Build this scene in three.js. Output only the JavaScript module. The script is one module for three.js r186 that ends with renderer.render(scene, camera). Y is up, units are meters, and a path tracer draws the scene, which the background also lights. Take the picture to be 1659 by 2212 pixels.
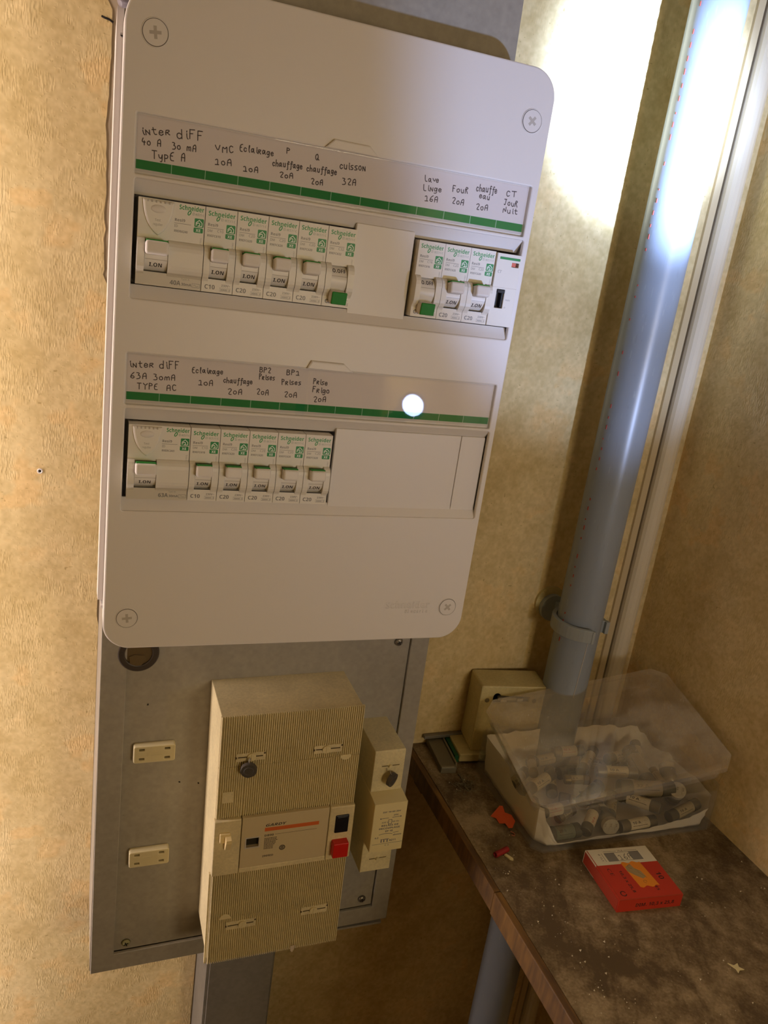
import * as THREE from 'three';
import { RoundedBoxGeometry } from 'three/addons/geometries/RoundedBoxGeometry.js';
import { mergeGeometries } from 'three/addons/utils/BufferGeometryUtils.js';
import { RectAreaLightUniformsLib } from 'three/addons/lights/RectAreaLightUniformsLib.js';

// ------------------------------------------------------------------ camera, light, exposure
const FLOOR = 1100;                                  // millimetres from the floor to the height of the lower label row
const at = (x, y, z) => new THREE.Vector3(x / 1000, (y + FLOOR) / 1000, z / 1000);   // millimetres -> metres
const scene = new THREE.Scene();
scene.background = new THREE.Color(0, 0, 0);
const camera = new THREE.PerspectiveCamera(2 * Math.atan(1106 / 1746.96) * 180 / Math.PI, 1659 / 2212, 0.02, 30);
camera.position.copy(at(-23.87, 96.83, 485.41));
{
  const f = new THREE.Vector3(0.35196833, -0.29532525, -0.88820116).normalize();
  const u = new THREE.Vector3(-0.02395346, 0.94576811, -0.32395821);
  const r = new THREE.Vector3().crossVectors(f, u).normalize(); u.crossVectors(r, f);
  camera.quaternion.setFromRotationMatrix(new THREE.Matrix4().makeBasis(r, u, f.clone().negate()));
}
scene.add(camera);
const renderer = new THREE.WebGLRenderer({ antialias: true });
renderer.toneMapping = THREE.LinearToneMapping;
renderer.toneMappingExposure = 1.0;
renderer.shadowMap.enabled = true;
RectAreaLightUniformsLib.init();

const TORCH = [440, -104, 630], AIM = [391, 238, -105];      // the torch on the shelf, out of frame, and what it points at
const torchDir = new THREE.Vector3(AIM[0] - TORCH[0], AIM[1] - TORCH[1], AIM[2] - TORCH[2]).normalize();
function torchSpot(intensity, degrees, penumbra, colour) {
  const l = new THREE.SpotLight(colour, intensity, 0, degrees * Math.PI / 180, penumbra, 2);
  l.position.copy(at(TORCH[0] + torchDir.x * 4, TORCH[1] + torchDir.y * 4, TORCH[2] + torchDir.z * 4));
  l.target.position.copy(at(...AIM)); l.castShadow = true; l.shadow.radius = 0.45; l.name = 'torch_beam';
  scene.add(l, l.target);
}
const TORCH_COLOUR = new THREE.Color(0.44, 0.59, 1.02);
torchSpot(34, 7.4, 1, TORCH_COLOUR);                 // the hot middle of the beam
torchSpot(2.6, 12, 1, TORCH_COLOUR);                    // its soft border
torchSpot(1.15, 21.5, 0.25, TORCH_COLOUR);              // the spill around it
torchSpot(0.10, 50, 0.6, TORCH_COLOUR);                // stray light of the lens
const LAMP = { x: -240, y: -150, z: -42, w: 36, h: 1100 };
const LAMP_COLOUR = new THREE.Color(1.0, 0.82, 0.76);
{
  const l = new THREE.RectAreaLight(LAMP_COLOUR, 16.5, LAMP.w / 1000, LAMP.h / 1000);
  l.position.copy(at(LAMP.x + 3, LAMP.y, LAMP.z)); l.lookAt(at(LAMP.x + 500, LAMP.y, LAMP.z)); l.name = 'batten_light';
  scene.add(l);
}
const ROOM_LAMP = [370, 5, 1000], ROOM_COLOUR = new THREE.Color(1.0, 0.80, 0.50);      // a room lamp behind the torch, out of frame
{
  const l = new THREE.RectAreaLight(ROOM_COLOUR, 14, 0.2, 0.2);
  l.position.copy(at(...ROOM_LAMP)); l.lookAt(at(150, 0, 0)); l.name = 'room_lamp_light';
  scene.add(l);
}

// ------------------------------------------------------------------ helpers
let seed = 7;
const rnd = () => { seed = (seed + 0x6d2b79f5) | 0; let t = Math.imul(seed ^ (seed >>> 15), 1 | seed); t = (t + Math.imul(t ^ (t >>> 7), 61 | t)) ^ t; return ((t ^ (t >>> 14)) >>> 0) / 4294967296; };
const names = {};
function numbered(n) { const k = names[n] = (names[n] ?? -1) + 1; return k ? n + '_' + String(k).padStart(3, '0') : n; }
const base = new Map();
function tag(o, label, category, group) { o.userData.label = label; o.userData.category = category; if (group) o.userData.group = group; return o; }
// a thing: a Group at b (millimetres); its parts are written in the same millimetres as the room, or, with local, from b itself
function thing(name, label, category, b, { group, local = false, turn = [0, 0, 0] } = {}) {
  const o = new THREE.Group(); o.name = numbered(name); o.position.copy(at(...b)); o.rotation.set(...turn);
  tag(o, label, category, group); base.set(o, local ? [0, 0, 0] : b); scene.add(o); return o;
}
function structure(name, b = [0, 0, 0]) {
  const o = new THREE.Group(); o.name = numbered(name); o.position.copy(at(...b)); o.userData.kind = 'structure'; base.set(o, b); scene.add(o); return o;
}
function fuse(geos) {
  const list = [].concat(geos).map((g) => { g = g.index ? g.toNonIndexed() : g; for (const k of Object.keys(g.attributes)) if (!['position', 'normal', 'uv'].includes(k)) g.deleteAttribute(k); return g; });
  return list.length > 1 ? mergeGeometries(list) : list[0];
}
function part(name, geos, m, parent, label) {
  const b = base.get(parent), g = fuse(geos).clone();
  g.translate(-b[0], -b[1], -b[2]).scale(0.001, 0.001, 0.001);
  const o = new THREE.Mesh(g, m); o.name = name; o.castShadow = o.receiveShadow = true; base.set(o, b); parent.add(o);
  if (label) o.userData.label = label;
  return o;
}
function copy(root, b, label, turn) {
  const c = root.clone(); c.name = numbered(root.name.replace(/_\d{3}$/, '')); c.position.copy(at(...b)); c.userData = { ...root.userData };
  if (label) c.userData.label = label; if (turn) c.rotation.set(...turn); scene.add(c); return c;
}
const box = (x0, x1, y0, y1, z0, z1, r = 0) => {
  const w = x1 - x0, h = y1 - y0, d = z1 - z0;
  return (r ? new RoundedBoxGeometry(w, h, d, 2, r) : new THREE.BoxGeometry(w, h, d)).translate((x0 + x1) / 2, (y0 + y1) / 2, (z0 + z1) / 2);
};
const path = (pts, C = THREE.Shape) => new C(pts.map((p) => new THREE.Vector2(p[0], p[1])));
function rrect(x0, x1, y0, y1, r, C = THREE.Shape, q = r) {      // q: radius of the upper left corner
  const s = new C();
  s.moveTo(x0 + r, y0); s.lineTo(x1 - r, y0); s.absarc(x1 - r, y0 + r, r, -Math.PI / 2, 0); s.lineTo(x1, y1 - r); s.absarc(x1 - r, y1 - r, r, 0, Math.PI / 2);
  s.lineTo(x0 + q, y1); s.absarc(x0 + q, y1 - q, q, Math.PI / 2, Math.PI); s.lineTo(x0, y0 + r); s.absarc(x0 + r, y0 + r, r, Math.PI, 1.5 * Math.PI); return s;
}
function disc(x, y, r, C = THREE.Shape) { const s = new C(); s.absarc(x, y, r, 0, 2 * Math.PI); return s; }
function plateZ(shape, z0, z1, b = 0, holes = [], seg = 10) {
  if (Array.isArray(shape)) shape = path(shape);
  shape.holes = holes;
  return new THREE.ExtrudeGeometry(shape, { depth: z1 - z0 - 2 * b, bevelEnabled: b > 0, bevelThickness: b, bevelSize: b, bevelOffset: -b, bevelSegments: 2, curveSegments: seg }).translate(0, 0, z0 + b);
}
const prismX = (pts, x0, x1, b = 0) => new THREE.ExtrudeGeometry(path(pts.map(([z, y]) => [-z, y])), { depth: x1 - x0 - 2 * b, bevelEnabled: b > 0, bevelThickness: b, bevelSize: b, bevelOffset: -b, bevelSegments: 2 }).rotateY(Math.PI / 2).translate(x0 + b, 0, 0);
function plateY(pts, y0, y1, holes = [], b = 0) {
  const s = path(pts.map(([x, z]) => [x, -z])); s.holes = holes.map((h) => path(h.map(([x, z]) => [x, -z]), THREE.Path));
  return new THREE.ExtrudeGeometry(s, { depth: y1 - y0 - 2 * b, bevelEnabled: b > 0, bevelThickness: b, bevelSize: b, bevelOffset: -b, bevelSegments: 2 }).rotateX(-Math.PI / 2).translate(0, y0 + b, 0);
}
const cyl = (r0, r1, h, seg = 28) => new THREE.CylinderGeometry(r0, r1, h, seg);
const cylZ = (x, y, z0, z1, r, seg = 32) => cyl(r, r, z1 - z0, seg).rotateX(Math.PI / 2).translate(x, y, (z0 + z1) / 2);
const tube = (pts, r, n = 40, seg = 8) => new THREE.TubeGeometry(new THREE.CatmullRomCurve3(pts.map((p) => new THREE.Vector3(...p))), n, r, seg);
const bend = (g, x = 0, y = 0, z = 0) => { if (x) g.rotateX(x); if (y) g.rotateY(y); if (z) g.rotateZ(z); return g; };
const cross = (x, y, l, w, z0, z1, a) => plateZ([[w, w], [l, w], [l, -w], [w, -w], [w, -l], [-w, -l], [-w, -w], [-l, -w], [-l, w], [-w, w], [-w, l], [w, l]], z0, z1).rotateZ(a).translate(x, y, 0);
// texture coordinates laid flat over two axes: (a - a0) / w, (b - b0) / h
function flatUV(g, a0, b0, w, h, axes = 'xy') {
  const p = g.attributes.position, u = new Float32Array(p.count * 2), i = 'xyz'.indexOf(axes[0]), j = 'xyz'.indexOf(axes[1]);
  for (let k = 0; k < p.count; k++) { u[2 * k] = (p.getComponent(k, i) - a0) / w; u[2 * k + 1] = (p.getComponent(k, j) - b0) / h; }
  g.setAttribute('uv', new THREE.BufferAttribute(u, 2)); return g;
}
function boxUV(g, s) {      // each face takes the two axes it faces, in units of s millimetres
  g = g.index ? g.toNonIndexed() : g;
  const p = g.attributes.position, n = g.attributes.normal, u = new Float32Array(p.count * 2);
  for (let k = 0; k < p.count; k++) {
    const ax = Math.abs(n.getX(k)), ay = Math.abs(n.getY(k)), az = Math.abs(n.getZ(k)), x = p.getX(k), y = p.getY(k), z = p.getZ(k);
    const [a, b] = az >= ax && az >= ay ? [x, y] : ax >= ay ? [z, y] : [x, z];
    u[2 * k] = a / s; u[2 * k + 1] = b / s;
  }
  g.setAttribute('uv', new THREE.BufferAttribute(u, 2)); return g;
}

// ------------------------------------------------------------------ textures
const lattice = new Float32Array(65536); for (let i = 0; i < 65536; i++) lattice[i] = rnd();
function noise(x, y, per, salt = 0) {                 // smooth value noise, repeating every per cells
  const ix = Math.floor(x), iy = Math.floor(y), fx = x - ix, fy = y - iy, sx = fx * fx * (3 - 2 * fx), sy = fy * fy * (3 - 2 * fy);
  const m = (v) => ((v % per) + per) % per, h = (a, b) => lattice[(m(a) * 157 + m(b) * 331 + salt * 7919) & 65535];
  const a = h(ix, iy), b = h(ix + 1, iy), c = h(ix, iy + 1), d = h(ix + 1, iy + 1);
  return a + (b - a) * sx + (c - a) * sy + (a - b - c + d) * sx * sy;
}
function fbm(u, v, cells, octaves, salt) { let s = 0, w = 0.5, t = 0; for (let o = 0; o < octaves; o++) { s += w * noise(u * cells, v * cells, cells, salt + o); t += w; w *= 0.55; cells *= 2; } return s / t; }
function dataTexture(w, h, f, srgb = true, repeat = true) {
  const d = new Uint8Array(w * h * 4);
  for (let y = 0; y < h; y++) for (let x = 0; x < w; x++) { const c = f((x + 0.5) / w, (y + 0.5) / h, x, y), k = (y * w + x) * 4; d[k] = c[0]; d[k + 1] = c[1]; d[k + 2] = c[2]; d[k + 3] = 255; }
  const t = new THREE.DataTexture(d, w, h); t.magFilter = THREE.LinearFilter; t.wrapS = t.wrapT = repeat ? THREE.RepeatWrapping : THREE.ClampToEdgeWrapping;
  if (srgb) t.colorSpace = THREE.SRGBColorSpace; t.needsUpdate = true; return t;
}
const clamp = (x, a = 0, b = 255) => Math.min(b, Math.max(a, x));
const step = (a, b, x) => { const t = clamp((x - a) / (b - a), 0, 1); return t * t * (3 - 2 * t); };
function canvasTexture(w, h, draw) {
  const c = document.createElement('canvas'); c.width = w; c.height = h; const k = c.getContext('2d'); draw(k, w, h);
  const t = new THREE.CanvasTexture(c); t.colorSpace = THREE.SRGBColorSpace; t.magFilter = THREE.LinearFilter; return t;
}
const mat = (colour, roughness = 0.6, more = {}) => new THREE.MeshStandardMaterial({ color: colour, roughness, metalness: 0, ...more });

// ------------------------------------------------------------------ materials
const paperColour = dataTexture(1024, 1024, (u, v) => {
  const big = fbm(u, v, 6, 4, 1), mid = fbm(u, v, 24, 4, 11), fine = fbm(u, v, 160, 2, 21), speck = noise(u * 300, v * 300, 300, 31);
  const m = (big - 0.5) * 1.3 + (mid - 0.5) * 1.1, f = (fine - 0.5) * 26;
  const orange = step(0.52, 0.72, mid) * step(0.4, 0.65, big), dark = speck > 0.955 && mid > 0.45 ? 34 : 0;
  return [clamp(214 + m * 24 + f - dark), clamp(192 + m * 27 + f - orange * 9 - dark), clamp(139 + m * 32 + f - orange * 16 - dark)];
});
const paperBump = dataTexture(2048, 2048, (u, v) => {
  const mask = step(0.46, 0.6, fbm(u, v, 26, 3, 41)), streak = noise(u * 800, v * 210, 800, 51), fleck = noise(u * 330, v * 330, 330, 61), soft = fbm(u, v, 120, 2, 71);
  const h = 128 + mask * (streak > 0.5 ? 60 : -40) * Math.abs(streak - 0.5) * 2.6 + (fleck > 0.8 ? (fleck - 0.8) * 330 : 0) + (soft - 0.5) * 120;
  return [clamp(h), 0, 0];
}, false);
const M = {};
M.wallpaper = new THREE.MeshStandardMaterial({ map: paperColour, bumpMap: paperBump, bumpScale: 0.00038, roughness: 0.9 });
M.plaster = mat(0xb3a38a, 0.95, { bumpMap: paperBump, bumpScale: 0.001 });
M.ceiling = mat(0xd8cbb4, 0.95);
M.floor = mat(0x5b4636, 0.7);
M.white = mat(0xe2ddd8, 0.42);
M.whiteFine = mat(0xe4dfda, 0.5);
M.dim = mat(0xb9b2a8, 0.6);
M.black = mat(0x100e0d, 0.6);
M.dark = mat(0x1d1813, 0.9);
M.green = mat(0x0c8a3e, 0.45);
M.leverGreen = mat(0x178526, 0.6);
const grain = dataTexture(512, 512, (u, v) => { const n = fbm(u, v, 90, 3, 81), b = fbm(u, v, 7, 3, 91), s = noise(u * 256, v * 256, 256, 95) > 0.985 ? -34 : 0; const k = 226 + (n - 0.5) * 26 + (b - 0.5) * 30 + s; return [clamp(k), clamp(k), clamp(k - 2)]; });
const grey = (c, r, more) => new THREE.MeshStandardMaterial({ color: c, map: grain, roughness: r, ...more });
M.board = grey(0xaea89c, 0.5);
M.boardEdge = grey(0xa8a196, 0.5);
M.duct = grey(0x8f8a80, 0.55);
M.beige = grey(0xf2e2b2, 0.55);
M.beigeBand = grey(0xecdcb0, 0.5);
M.relay = grey(0xf0e3b6, 0.5);
M.clip = grey(0xe0d3a8, 0.55);
M.cream = grey(0xddcd92, 0.5);
M.seal = grey(0x6b6661, 0.6, { metalness: 0.55 });
M.screw = grey(0xa09a90, 0.38, { metalness: 0.8 });
M.pipeMap = canvasTexture(512, 2048, (k, w, h) => {
  k.fillStyle = '#8b939a'; k.fillRect(0, 0, w, h);
  for (let i = 0; i < 5200; i++) { const g = 120 + rnd() * 50; k.fillStyle = `rgba(${g},${g + 4},${g + 6},0.35)`; k.fillRect(rnd() * w, rnd() * h, 1 + rnd() * 3, 1 + rnd() * 5); }
});
M.pipe = new THREE.MeshStandardMaterial({ color: 0xffffff, map: M.pipeMap, roughness: 0.33 });
M.pvc = mat(0x959b9a, 0.4);
M.red = mat(0xc21a12, 0.4);
M.clear = new THREE.MeshPhysicalMaterial({ color: 0xffffff, roughness: 0.02, transmission: 1, thickness: 0, ior: 1.49 });
M.clearBox = new THREE.MeshPhysicalMaterial({ color: 0xfdfdfc, roughness: 0.03, transmission: 0.97, thickness: 0, ior: 1.49 });
const lidDust = dataTexture(1024, 1024, (u, v) => {
  const b = fbm(u, v, 5, 4, 101), f = fbm(u, v, 60, 3, 111), s = noise(u * 420, v * 420, 420, 121);
  const k = clamp(236 - step(0.35, 0.75, b) * 30 * (0.6 + f) - (s > 0.95 ? 110 : 0)); return [k, k, k];
}, false, false);
M.lid = new THREE.MeshPhysicalMaterial({ color: 0xfbf6ea, roughness: 0.03, transmission: 1, transmissionMap: lidDust, thickness: 0, ior: 1.49 });
M.lidSide = new THREE.MeshPhysicalMaterial({ color: 0xfdfdfc, roughness: 0.04, transmission: 0.95, thickness: 0, ior: 1.49 });
M.tissue = mat(0xe3dccb, 0.95, { side: THREE.DoubleSide });
const woodMap = dataTexture(256, 1024, (u, v) => { const g = fbm(u, v * 0.12, 40, 4, 131), b = fbm(u, v, 5, 3, 141); const k = (g - 0.5) * 60 + (b - 0.5) * 50; return [clamp(104 + k), clamp(72 + k * 0.8), clamp(26 + k * 0.4)]; });
M.wood = new THREE.MeshStandardMaterial({ map: woodMap, roughness: 0.55 });
M.panelWood = mat(0x6b5337, 0.8);

// ------------------------------------------------------------------ the room
const WALL = -125, SIDE = 512, SHELF = -340;
{
  const w = structure('wall_back');
  part('plaster', box(-320, SIDE + 40, -FLOOR, 1300, WALL - 40, WALL - 0.6), M.plaster, w);
  // the paper stops, torn, short of the steel board on its left; under the board it runs on to the duct
  const edge = [[-280, -FLOOR], [89, -FLOOR], [91, -430], [-8.2, -430]];
  for (let y = -420; y < 420; y += 6) {
    const t = y < -200 ? -8.2 : y < 60 ? -9.5 : y > 225 ? -15 : -12.6;
    const torn = y > 40 && y < 240 ? 1.4 : 0.15; edge.push([t + (rnd() - 0.5) * torn - (y > 134 && y < 172 ? 1.2 : 0), y + (rnd() - 0.5) * 3]);
  }
  edge.push([-12, 420], [-12, 1300], [-280, 1300]);
  part('wallpaper', flatUV(plateZ(edge, WALL - 0.6, WALL), 0, 0, 500, 500), M.wallpaper, w);
  part('wallpaper', flatUV(plateZ([[150, -FLOOR], [SIDE, -FLOOR], [SIDE, 1300], [205, 1300], [205, -420], [150, -420]], WALL - 0.6, WALL), 37, 91, 500, 500), M.wallpaper, w);
  // gouge in the plaster beside the top of the board
  part('plaster_crack', [tube([[-18.5, 217.6, WALL - 0.4], [-16.5, 217, WALL + 0.1], [-14, 216.6, WALL + 0.1], [-11.5, 215.4, WALL - 0.2]], 0.7, 24, 6)], M.dark, w);
}
part('wallpaper', boxUV(box(SIDE, SIDE + 40, -FLOOR, 1300, WALL - 40, 1500), 500), M.wallpaper, structure('wall_right'));
part('wallpaper', boxUV(box(-320, -280, -FLOOR, 1300, WALL - 40, 1500), 500), M.wallpaper, structure('wall_left'));
part('wallpaper', boxUV(box(-320, SIDE + 40, -FLOOR, 1300, 1500, 1540), 500), M.wallpaper, structure('wall_front'));
part('boards', box(-320, SIDE + 40, -FLOOR - 40, -FLOOR, WALL - 40, 1540), M.floor, structure('floor'));
part('plaster', box(-320, SIDE + 40, 1300, 1340, WALL - 40, 1540), M.ceiling, structure('ceiling'));
{
  const t = structure('trim_1');                     // moulding that runs up the corner
  const prof = []; for (let i = 0; i <= 8; i++) { const a = i / 8 * Math.PI; prof.push([492.5 - 9.5 * Math.cos(a), WALL + 3 + 8 * Math.sin(a)]); }
  part('moulding', plateY([[502, WALL], [502, WALL + 3], ...prof.slice(0, -1).reverse(), [483, WALL]], -FLOOR, 1300), mat(0xdccfb2, 0.6), t);
  const strip = plateY([[474, WALL], [481, WALL], [480.6, WALL + 3.2], [474.5, WALL + 2.4]], -FLOOR, 1300);
  part('paper_strip', strip, mat(0xcbb78d, 0.85), t);
  part('gap', box(480.7, 483.4, -FLOOR, 1300, WALL - 0.5, WALL + 0.4), M.dark, t);
}
// lamps that the photograph shows by their light only
{
  const t = thing('wall_lamp', 'tall narrow opal wall lamp glowing warm on the left wall, out of frame', 'lamp', [-260, LAMP.y, LAMP.z]);
  part('housing', box(-280, LAMP.x - 6, LAMP.y - LAMP.h / 2 - 20, LAMP.y + LAMP.h / 2 + 20, LAMP.z - LAMP.w / 2 - 8, LAMP.z + LAMP.w / 2 + 8, 4), M.white, t);
  part('diffuser', box(LAMP.x - 6, LAMP.x, LAMP.y - LAMP.h / 2, LAMP.y + LAMP.h / 2, LAMP.z - LAMP.w / 2, LAMP.z + LAMP.w / 2), mat(0xffffff, 0.5, { emissive: LAMP_COLOUR, emissiveIntensity: 2 }), t);
  const c = thing('room_lamp', 'square opal lamp on a pole glowing warm, out of frame behind the torch', 'lamp', [ROOM_LAMP[0], -FLOOR, ROOM_LAMP[2]], { local: true });
  const n = new THREE.Vector3(150 - ROOM_LAMP[0], -ROOM_LAMP[1], -ROOM_LAMP[2]).normalize(), q = new THREE.Quaternion().setFromUnitVectors(new THREE.Vector3(0, 0, 1), n), h = ROOM_LAMP[1] + FLOOR;
  part('diffuser', box(-100, 100, -100, 100, -6, -2).applyQuaternion(q).translate(0, h, 0), mat(0xffffff, 0.5, { emissive: ROOM_COLOUR, emissiveIntensity: 1.5 }), c);
  part('housing', box(-104, 104, -104, 104, -40, -6, 4).applyQuaternion(q).translate(0, h, 0), M.white, c);
  part('pole', [cyl(9, 9, h - 20, 20).translate(0, (h - 20) / 2, 22), cyl(90, 100, 14, 36).translate(0, 7, 22)], M.black, c);
}
{
  const t = thing('torch', 'small black torch on a stand whose round white lamp mirrors in the lower label window', 'torch', [TORCH[0], SHELF, TORCH[2]], { local: true });
  const h = TORCH[1] - SHELF;
  part('stand', [cyl(34, 38, 8, 32).translate(0, 4, 0), cyl(4, 4, h - 30, 16).translate(0, h / 2 - 8, 30)].map((g) => g.translate(0, 0, 0)), M.black, t);
  const q = new THREE.Quaternion().setFromUnitVectors(new THREE.Vector3(0, 1, 0), torchDir), aim = (g) => g.applyQuaternion(q).translate(0, h, 0);
  part('body', [aim(new THREE.LatheGeometry([[0, -110], [12, -110], [13, -106], [13, -35], [21, -12], [21, 0], [18.5, 0], [18.5, -2], [0, -2]].map((p) => new THREE.Vector2(...p)), 32))], M.black, t);
  part('lens', aim(cyl(16.5, 16.5, 1.2, 40).translate(0, -0.6, 0)), mat(0xffffff, 0.3, { emissive: TORCH_COLOUR, emissiveIntensity: 22 }), t);
}

// ------------------------------------------------------------------ steel board, duct and what is fixed to them
{
  const t = thing('mounting_board', 'grey painted steel meter board fixed behind the white consumer unit', 'board', [116, -100, -80]);
  const outer = [[-8, 430], [-8, -250], [-7.4, -469.5], [241.8, -461.2], [238.2, -182.9], [229.4, 240], [226, 430]];
  const inner = path([[9.3, -140], [9.6, -453], [226.2, -445.4], [222.6, -140]], THREE.Path);
  part('frame', boxUV(plateZ(outer, -43, -40, 0.5, [inner]), 300), M.board, t);
  part('side_return', boxUV(fuse([box(-8, -6, -469, 430, WALL, -43), prismX([[WALL, -469.5], [WALL, -467.5], [-43, -467.5], [-43, -469.5]], -7.4, 239), box(227, 229, -461, 430, WALL, -43)]), 300), M.boardEdge, t);
  part('back_plate', boxUV(plateZ([[8, -120], [8.2, -451.8], [225.4, -444.6], [222, -120]], -46, -42.4), 300), M.board, t, 'plain grey inner plate');
  const ring = plateZ(disc(17, -186.5, 14, THREE.Shape), -42.2, -39.2, 0.8, [disc(17, -186.5, 9.2, THREE.Path)], 24);
  part('cable_gland', [ring], mat(0x3a3128, 0.5), t, 'dark ring around the cable hole');
  part('gland_plug', [cylZ(17, -186.5, -42.3, -40.6, 9.4), plateZ([[10.5, -189], [14, -187.5], [21, -188.2], [22.5, -191.5], [19, -196], [15, -197.5], [11.5, -195]], -40.6, -39.5, 0.3)], mat(0x5f4d2c, 0.75), t);
  const head = (x, y, m, turn) => { const s = part('screw', [new THREE.LatheGeometry([[0, 2.1], [1.6, 2.0], [2.9, 1.3], [3.5, 0], [0, 0]].map((p) => new THREE.Vector2(...p)), 28).rotateX(Math.PI / 2).translate(x, y, -42)], m, t); part('cross_slot', cross(x, y, 1.9, 0.4, -40.1, -39.8, 0).translate(-x, -y, 0).rotateZ(turn).translate(x, y, 0), M.black, s); };
  head(213, -185.6, M.screw, 0.5); head(216, -437, M.screw, 0.2); head(18.6, -444.7, mat(0x8d8a62, 0.7), 0.4);
  part('paint_chip', [0, 1, 2, 3, 4].map(() => box(-0.7, 0.7, -0.5, 0.5, -0.15, 0.15, 0.12).rotateZ(rnd() * 3).translate(70 + rnd() * 120 - 50, -215 - rnd() * 90, -42.2)), M.dark, t);
}
{
  const t = thing('cable_duct', 'narrow grey vertical duct running down the wall below the board', 'duct', [121, -780, -100]);
  part('duct_body', boxUV(box(91.5, 154, -FLOOR, -471, WALL, -76, 0.8), 300), M.duct, t);
  part('duct_lid', boxUV(box(94.5, 152.4, -FLOOR + 2, -472, -76, -74.6, 0.5), 300), M.duct, t);
}
function clipPlate(label, x, y, turn) {
  const t = thing('label_holder', label, 'plate', [x, y, -42.3], { local: true, group: 'beige plates on the board', turn: [0, 0, turn] });
  const slot = (a, b) => rrect(a - 1.9, a + 1.9, b - 0.9, b + 0.9, 0.3, THREE.Path);
  part('plate', plateZ(rrect(-14.7, 14.7, -7, 7, 1.6), 0, 6.2, 0.6, [slot(-9, 3.9), slot(9, 3.9), slot(-9, -3.8), slot(9, -3.8)]), M.clip, t);
  part('backing', box(-13.8, 13.8, -6.2, 6.2, 0, 1.2), M.dark, t);
  const marks = []; for (let r = 0; r < 2; r++) for (let i = 0; i < 10; i++) if (rnd() > 0.2) marks.push(box(-0.42, 0.42, -0.7, 0.7, 0, 0.14).translate(-5.6 + i * 1.25, 1.2 - r * 2.4, 6.2));
  part('raised_marks', marks, M.clip, t);
}
clipPlate('upper of two small beige plates with four slots on the grey board', 31.4, -267.2, 0.01);
clipPlate('lower of two small beige plates with four slots, a scratch across its middle', 32, -360.2, 0.02);
{
  const t = thing('wall_anchor', 'tiny white plug with a dark hole in the peach wallpaper left of the board', 'wall plug', [-47, -75, WALL], { local: true });
  t.position.copy(at(-51.5, -81.5, WALL));
  part('collar', new THREE.TorusGeometry(1.5, 0.6, 10, 24).translate(0, 0, 0.4), M.white, t);
  part('bore', cylZ(0, 0, -0.2, 0.35, 1.1), M.black, t);
}
{
  const t = thing('film_scrap', 'crumpled grey plastic film sticking out above the top left of the white cover', 'scrap', [-7, 206.5, -11], { local: true });
  const g = new THREE.SphereGeometry(6.2, 22, 16), p = g.attributes.position;
  for (let i = 0; i < p.count; i++) { const k = 0.62 + 0.6 * noise(p.getX(i) * 0.35 + 9, p.getY(i) * 0.35 + p.getZ(i) * 0.5 + 9, 64, 5); p.setXYZ(i, p.getX(i) * k * 1.1, p.getY(i) * k * 0.8, p.getZ(i) * k); }
  g.computeVertexNormals(); part('film', g, mat(0x85808c, 0.3), t); 
}

// ------------------------------------------------------------------ writing
// Handwriting: pen strokes on a grid of 7 from cap line to base line; "width|stroke,stroke" with points as two digits, across and down
const PEN = {
  i: '2|13 16 27,11 12', n: '4|07 03,03 37,37 33', t: '4|11 16 27 37,03 33', e: '4|05 35 34 23 13 04 06 17 27 36', r: '4|07 03 13 33 34 15 05,15 37', d: '4|34 23 13 04 06 17 27 36,30 37',
  f: '4|41 30 21 27 29 19,13 43', 0: '4|23 13 04 06 17 27 36 34 23', 1: '4|02 20 27,07 37', 2: '4|01 10 20 31 32 07 37', 3: '4|00 30 13 23 34 36 27 07', 4: '5|20 04 44,33 37', 6: '4|30 12 05 06 17 27 36 35 24 05',
  A: '4|07 02 11 20 31 37,04 34', m: '5|07 03 13 24 27,24 33 43 47', T: '5|00 40,20 27', y: '4|03 05 16 26 33,33 38 29 19', p: '4|09 03,03 23 34 35 26 06', E: '4|30 00 07 37,03 23', V: '5|00 27 40', M: '5|07 00 24 40 47',
  C: '4|31 20 10 02 05 17 27 36', c: '4|34 23 13 04 06 17 27 36', l: '3|14 20 10 16 27', a: '5|34 23 13 04 06 17 26 34,33 36 47', g: '4|34 23 13 04 06 17 26 34,33 38 29 09', h: '4|00 07,04 23 34 37', u: '4|03 06 17 27 36,33 37', P: '4|07 00,00 20 31 32 23 03',
  Q: '5|20 10 02 05 17 27 36 32 20,25 47', s: '4|33 13 04 15 25 36 27 07', o: '4|23 13 04 06 17 27 36 34 23', L: '4|00 07 37', v: '4|03 27 43', R: '4|07 00 20 31 22 03,13 37', J: '4|00 30,20 26 17 06', B: '4|07 00,00 20 31 23 03,23 34 36 27 07', Y: '5|00 23 40,23 27', F: '4|00 07,00 30,03 23', N: '4|07 00 37 30', ' ': '4|',
};
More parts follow.
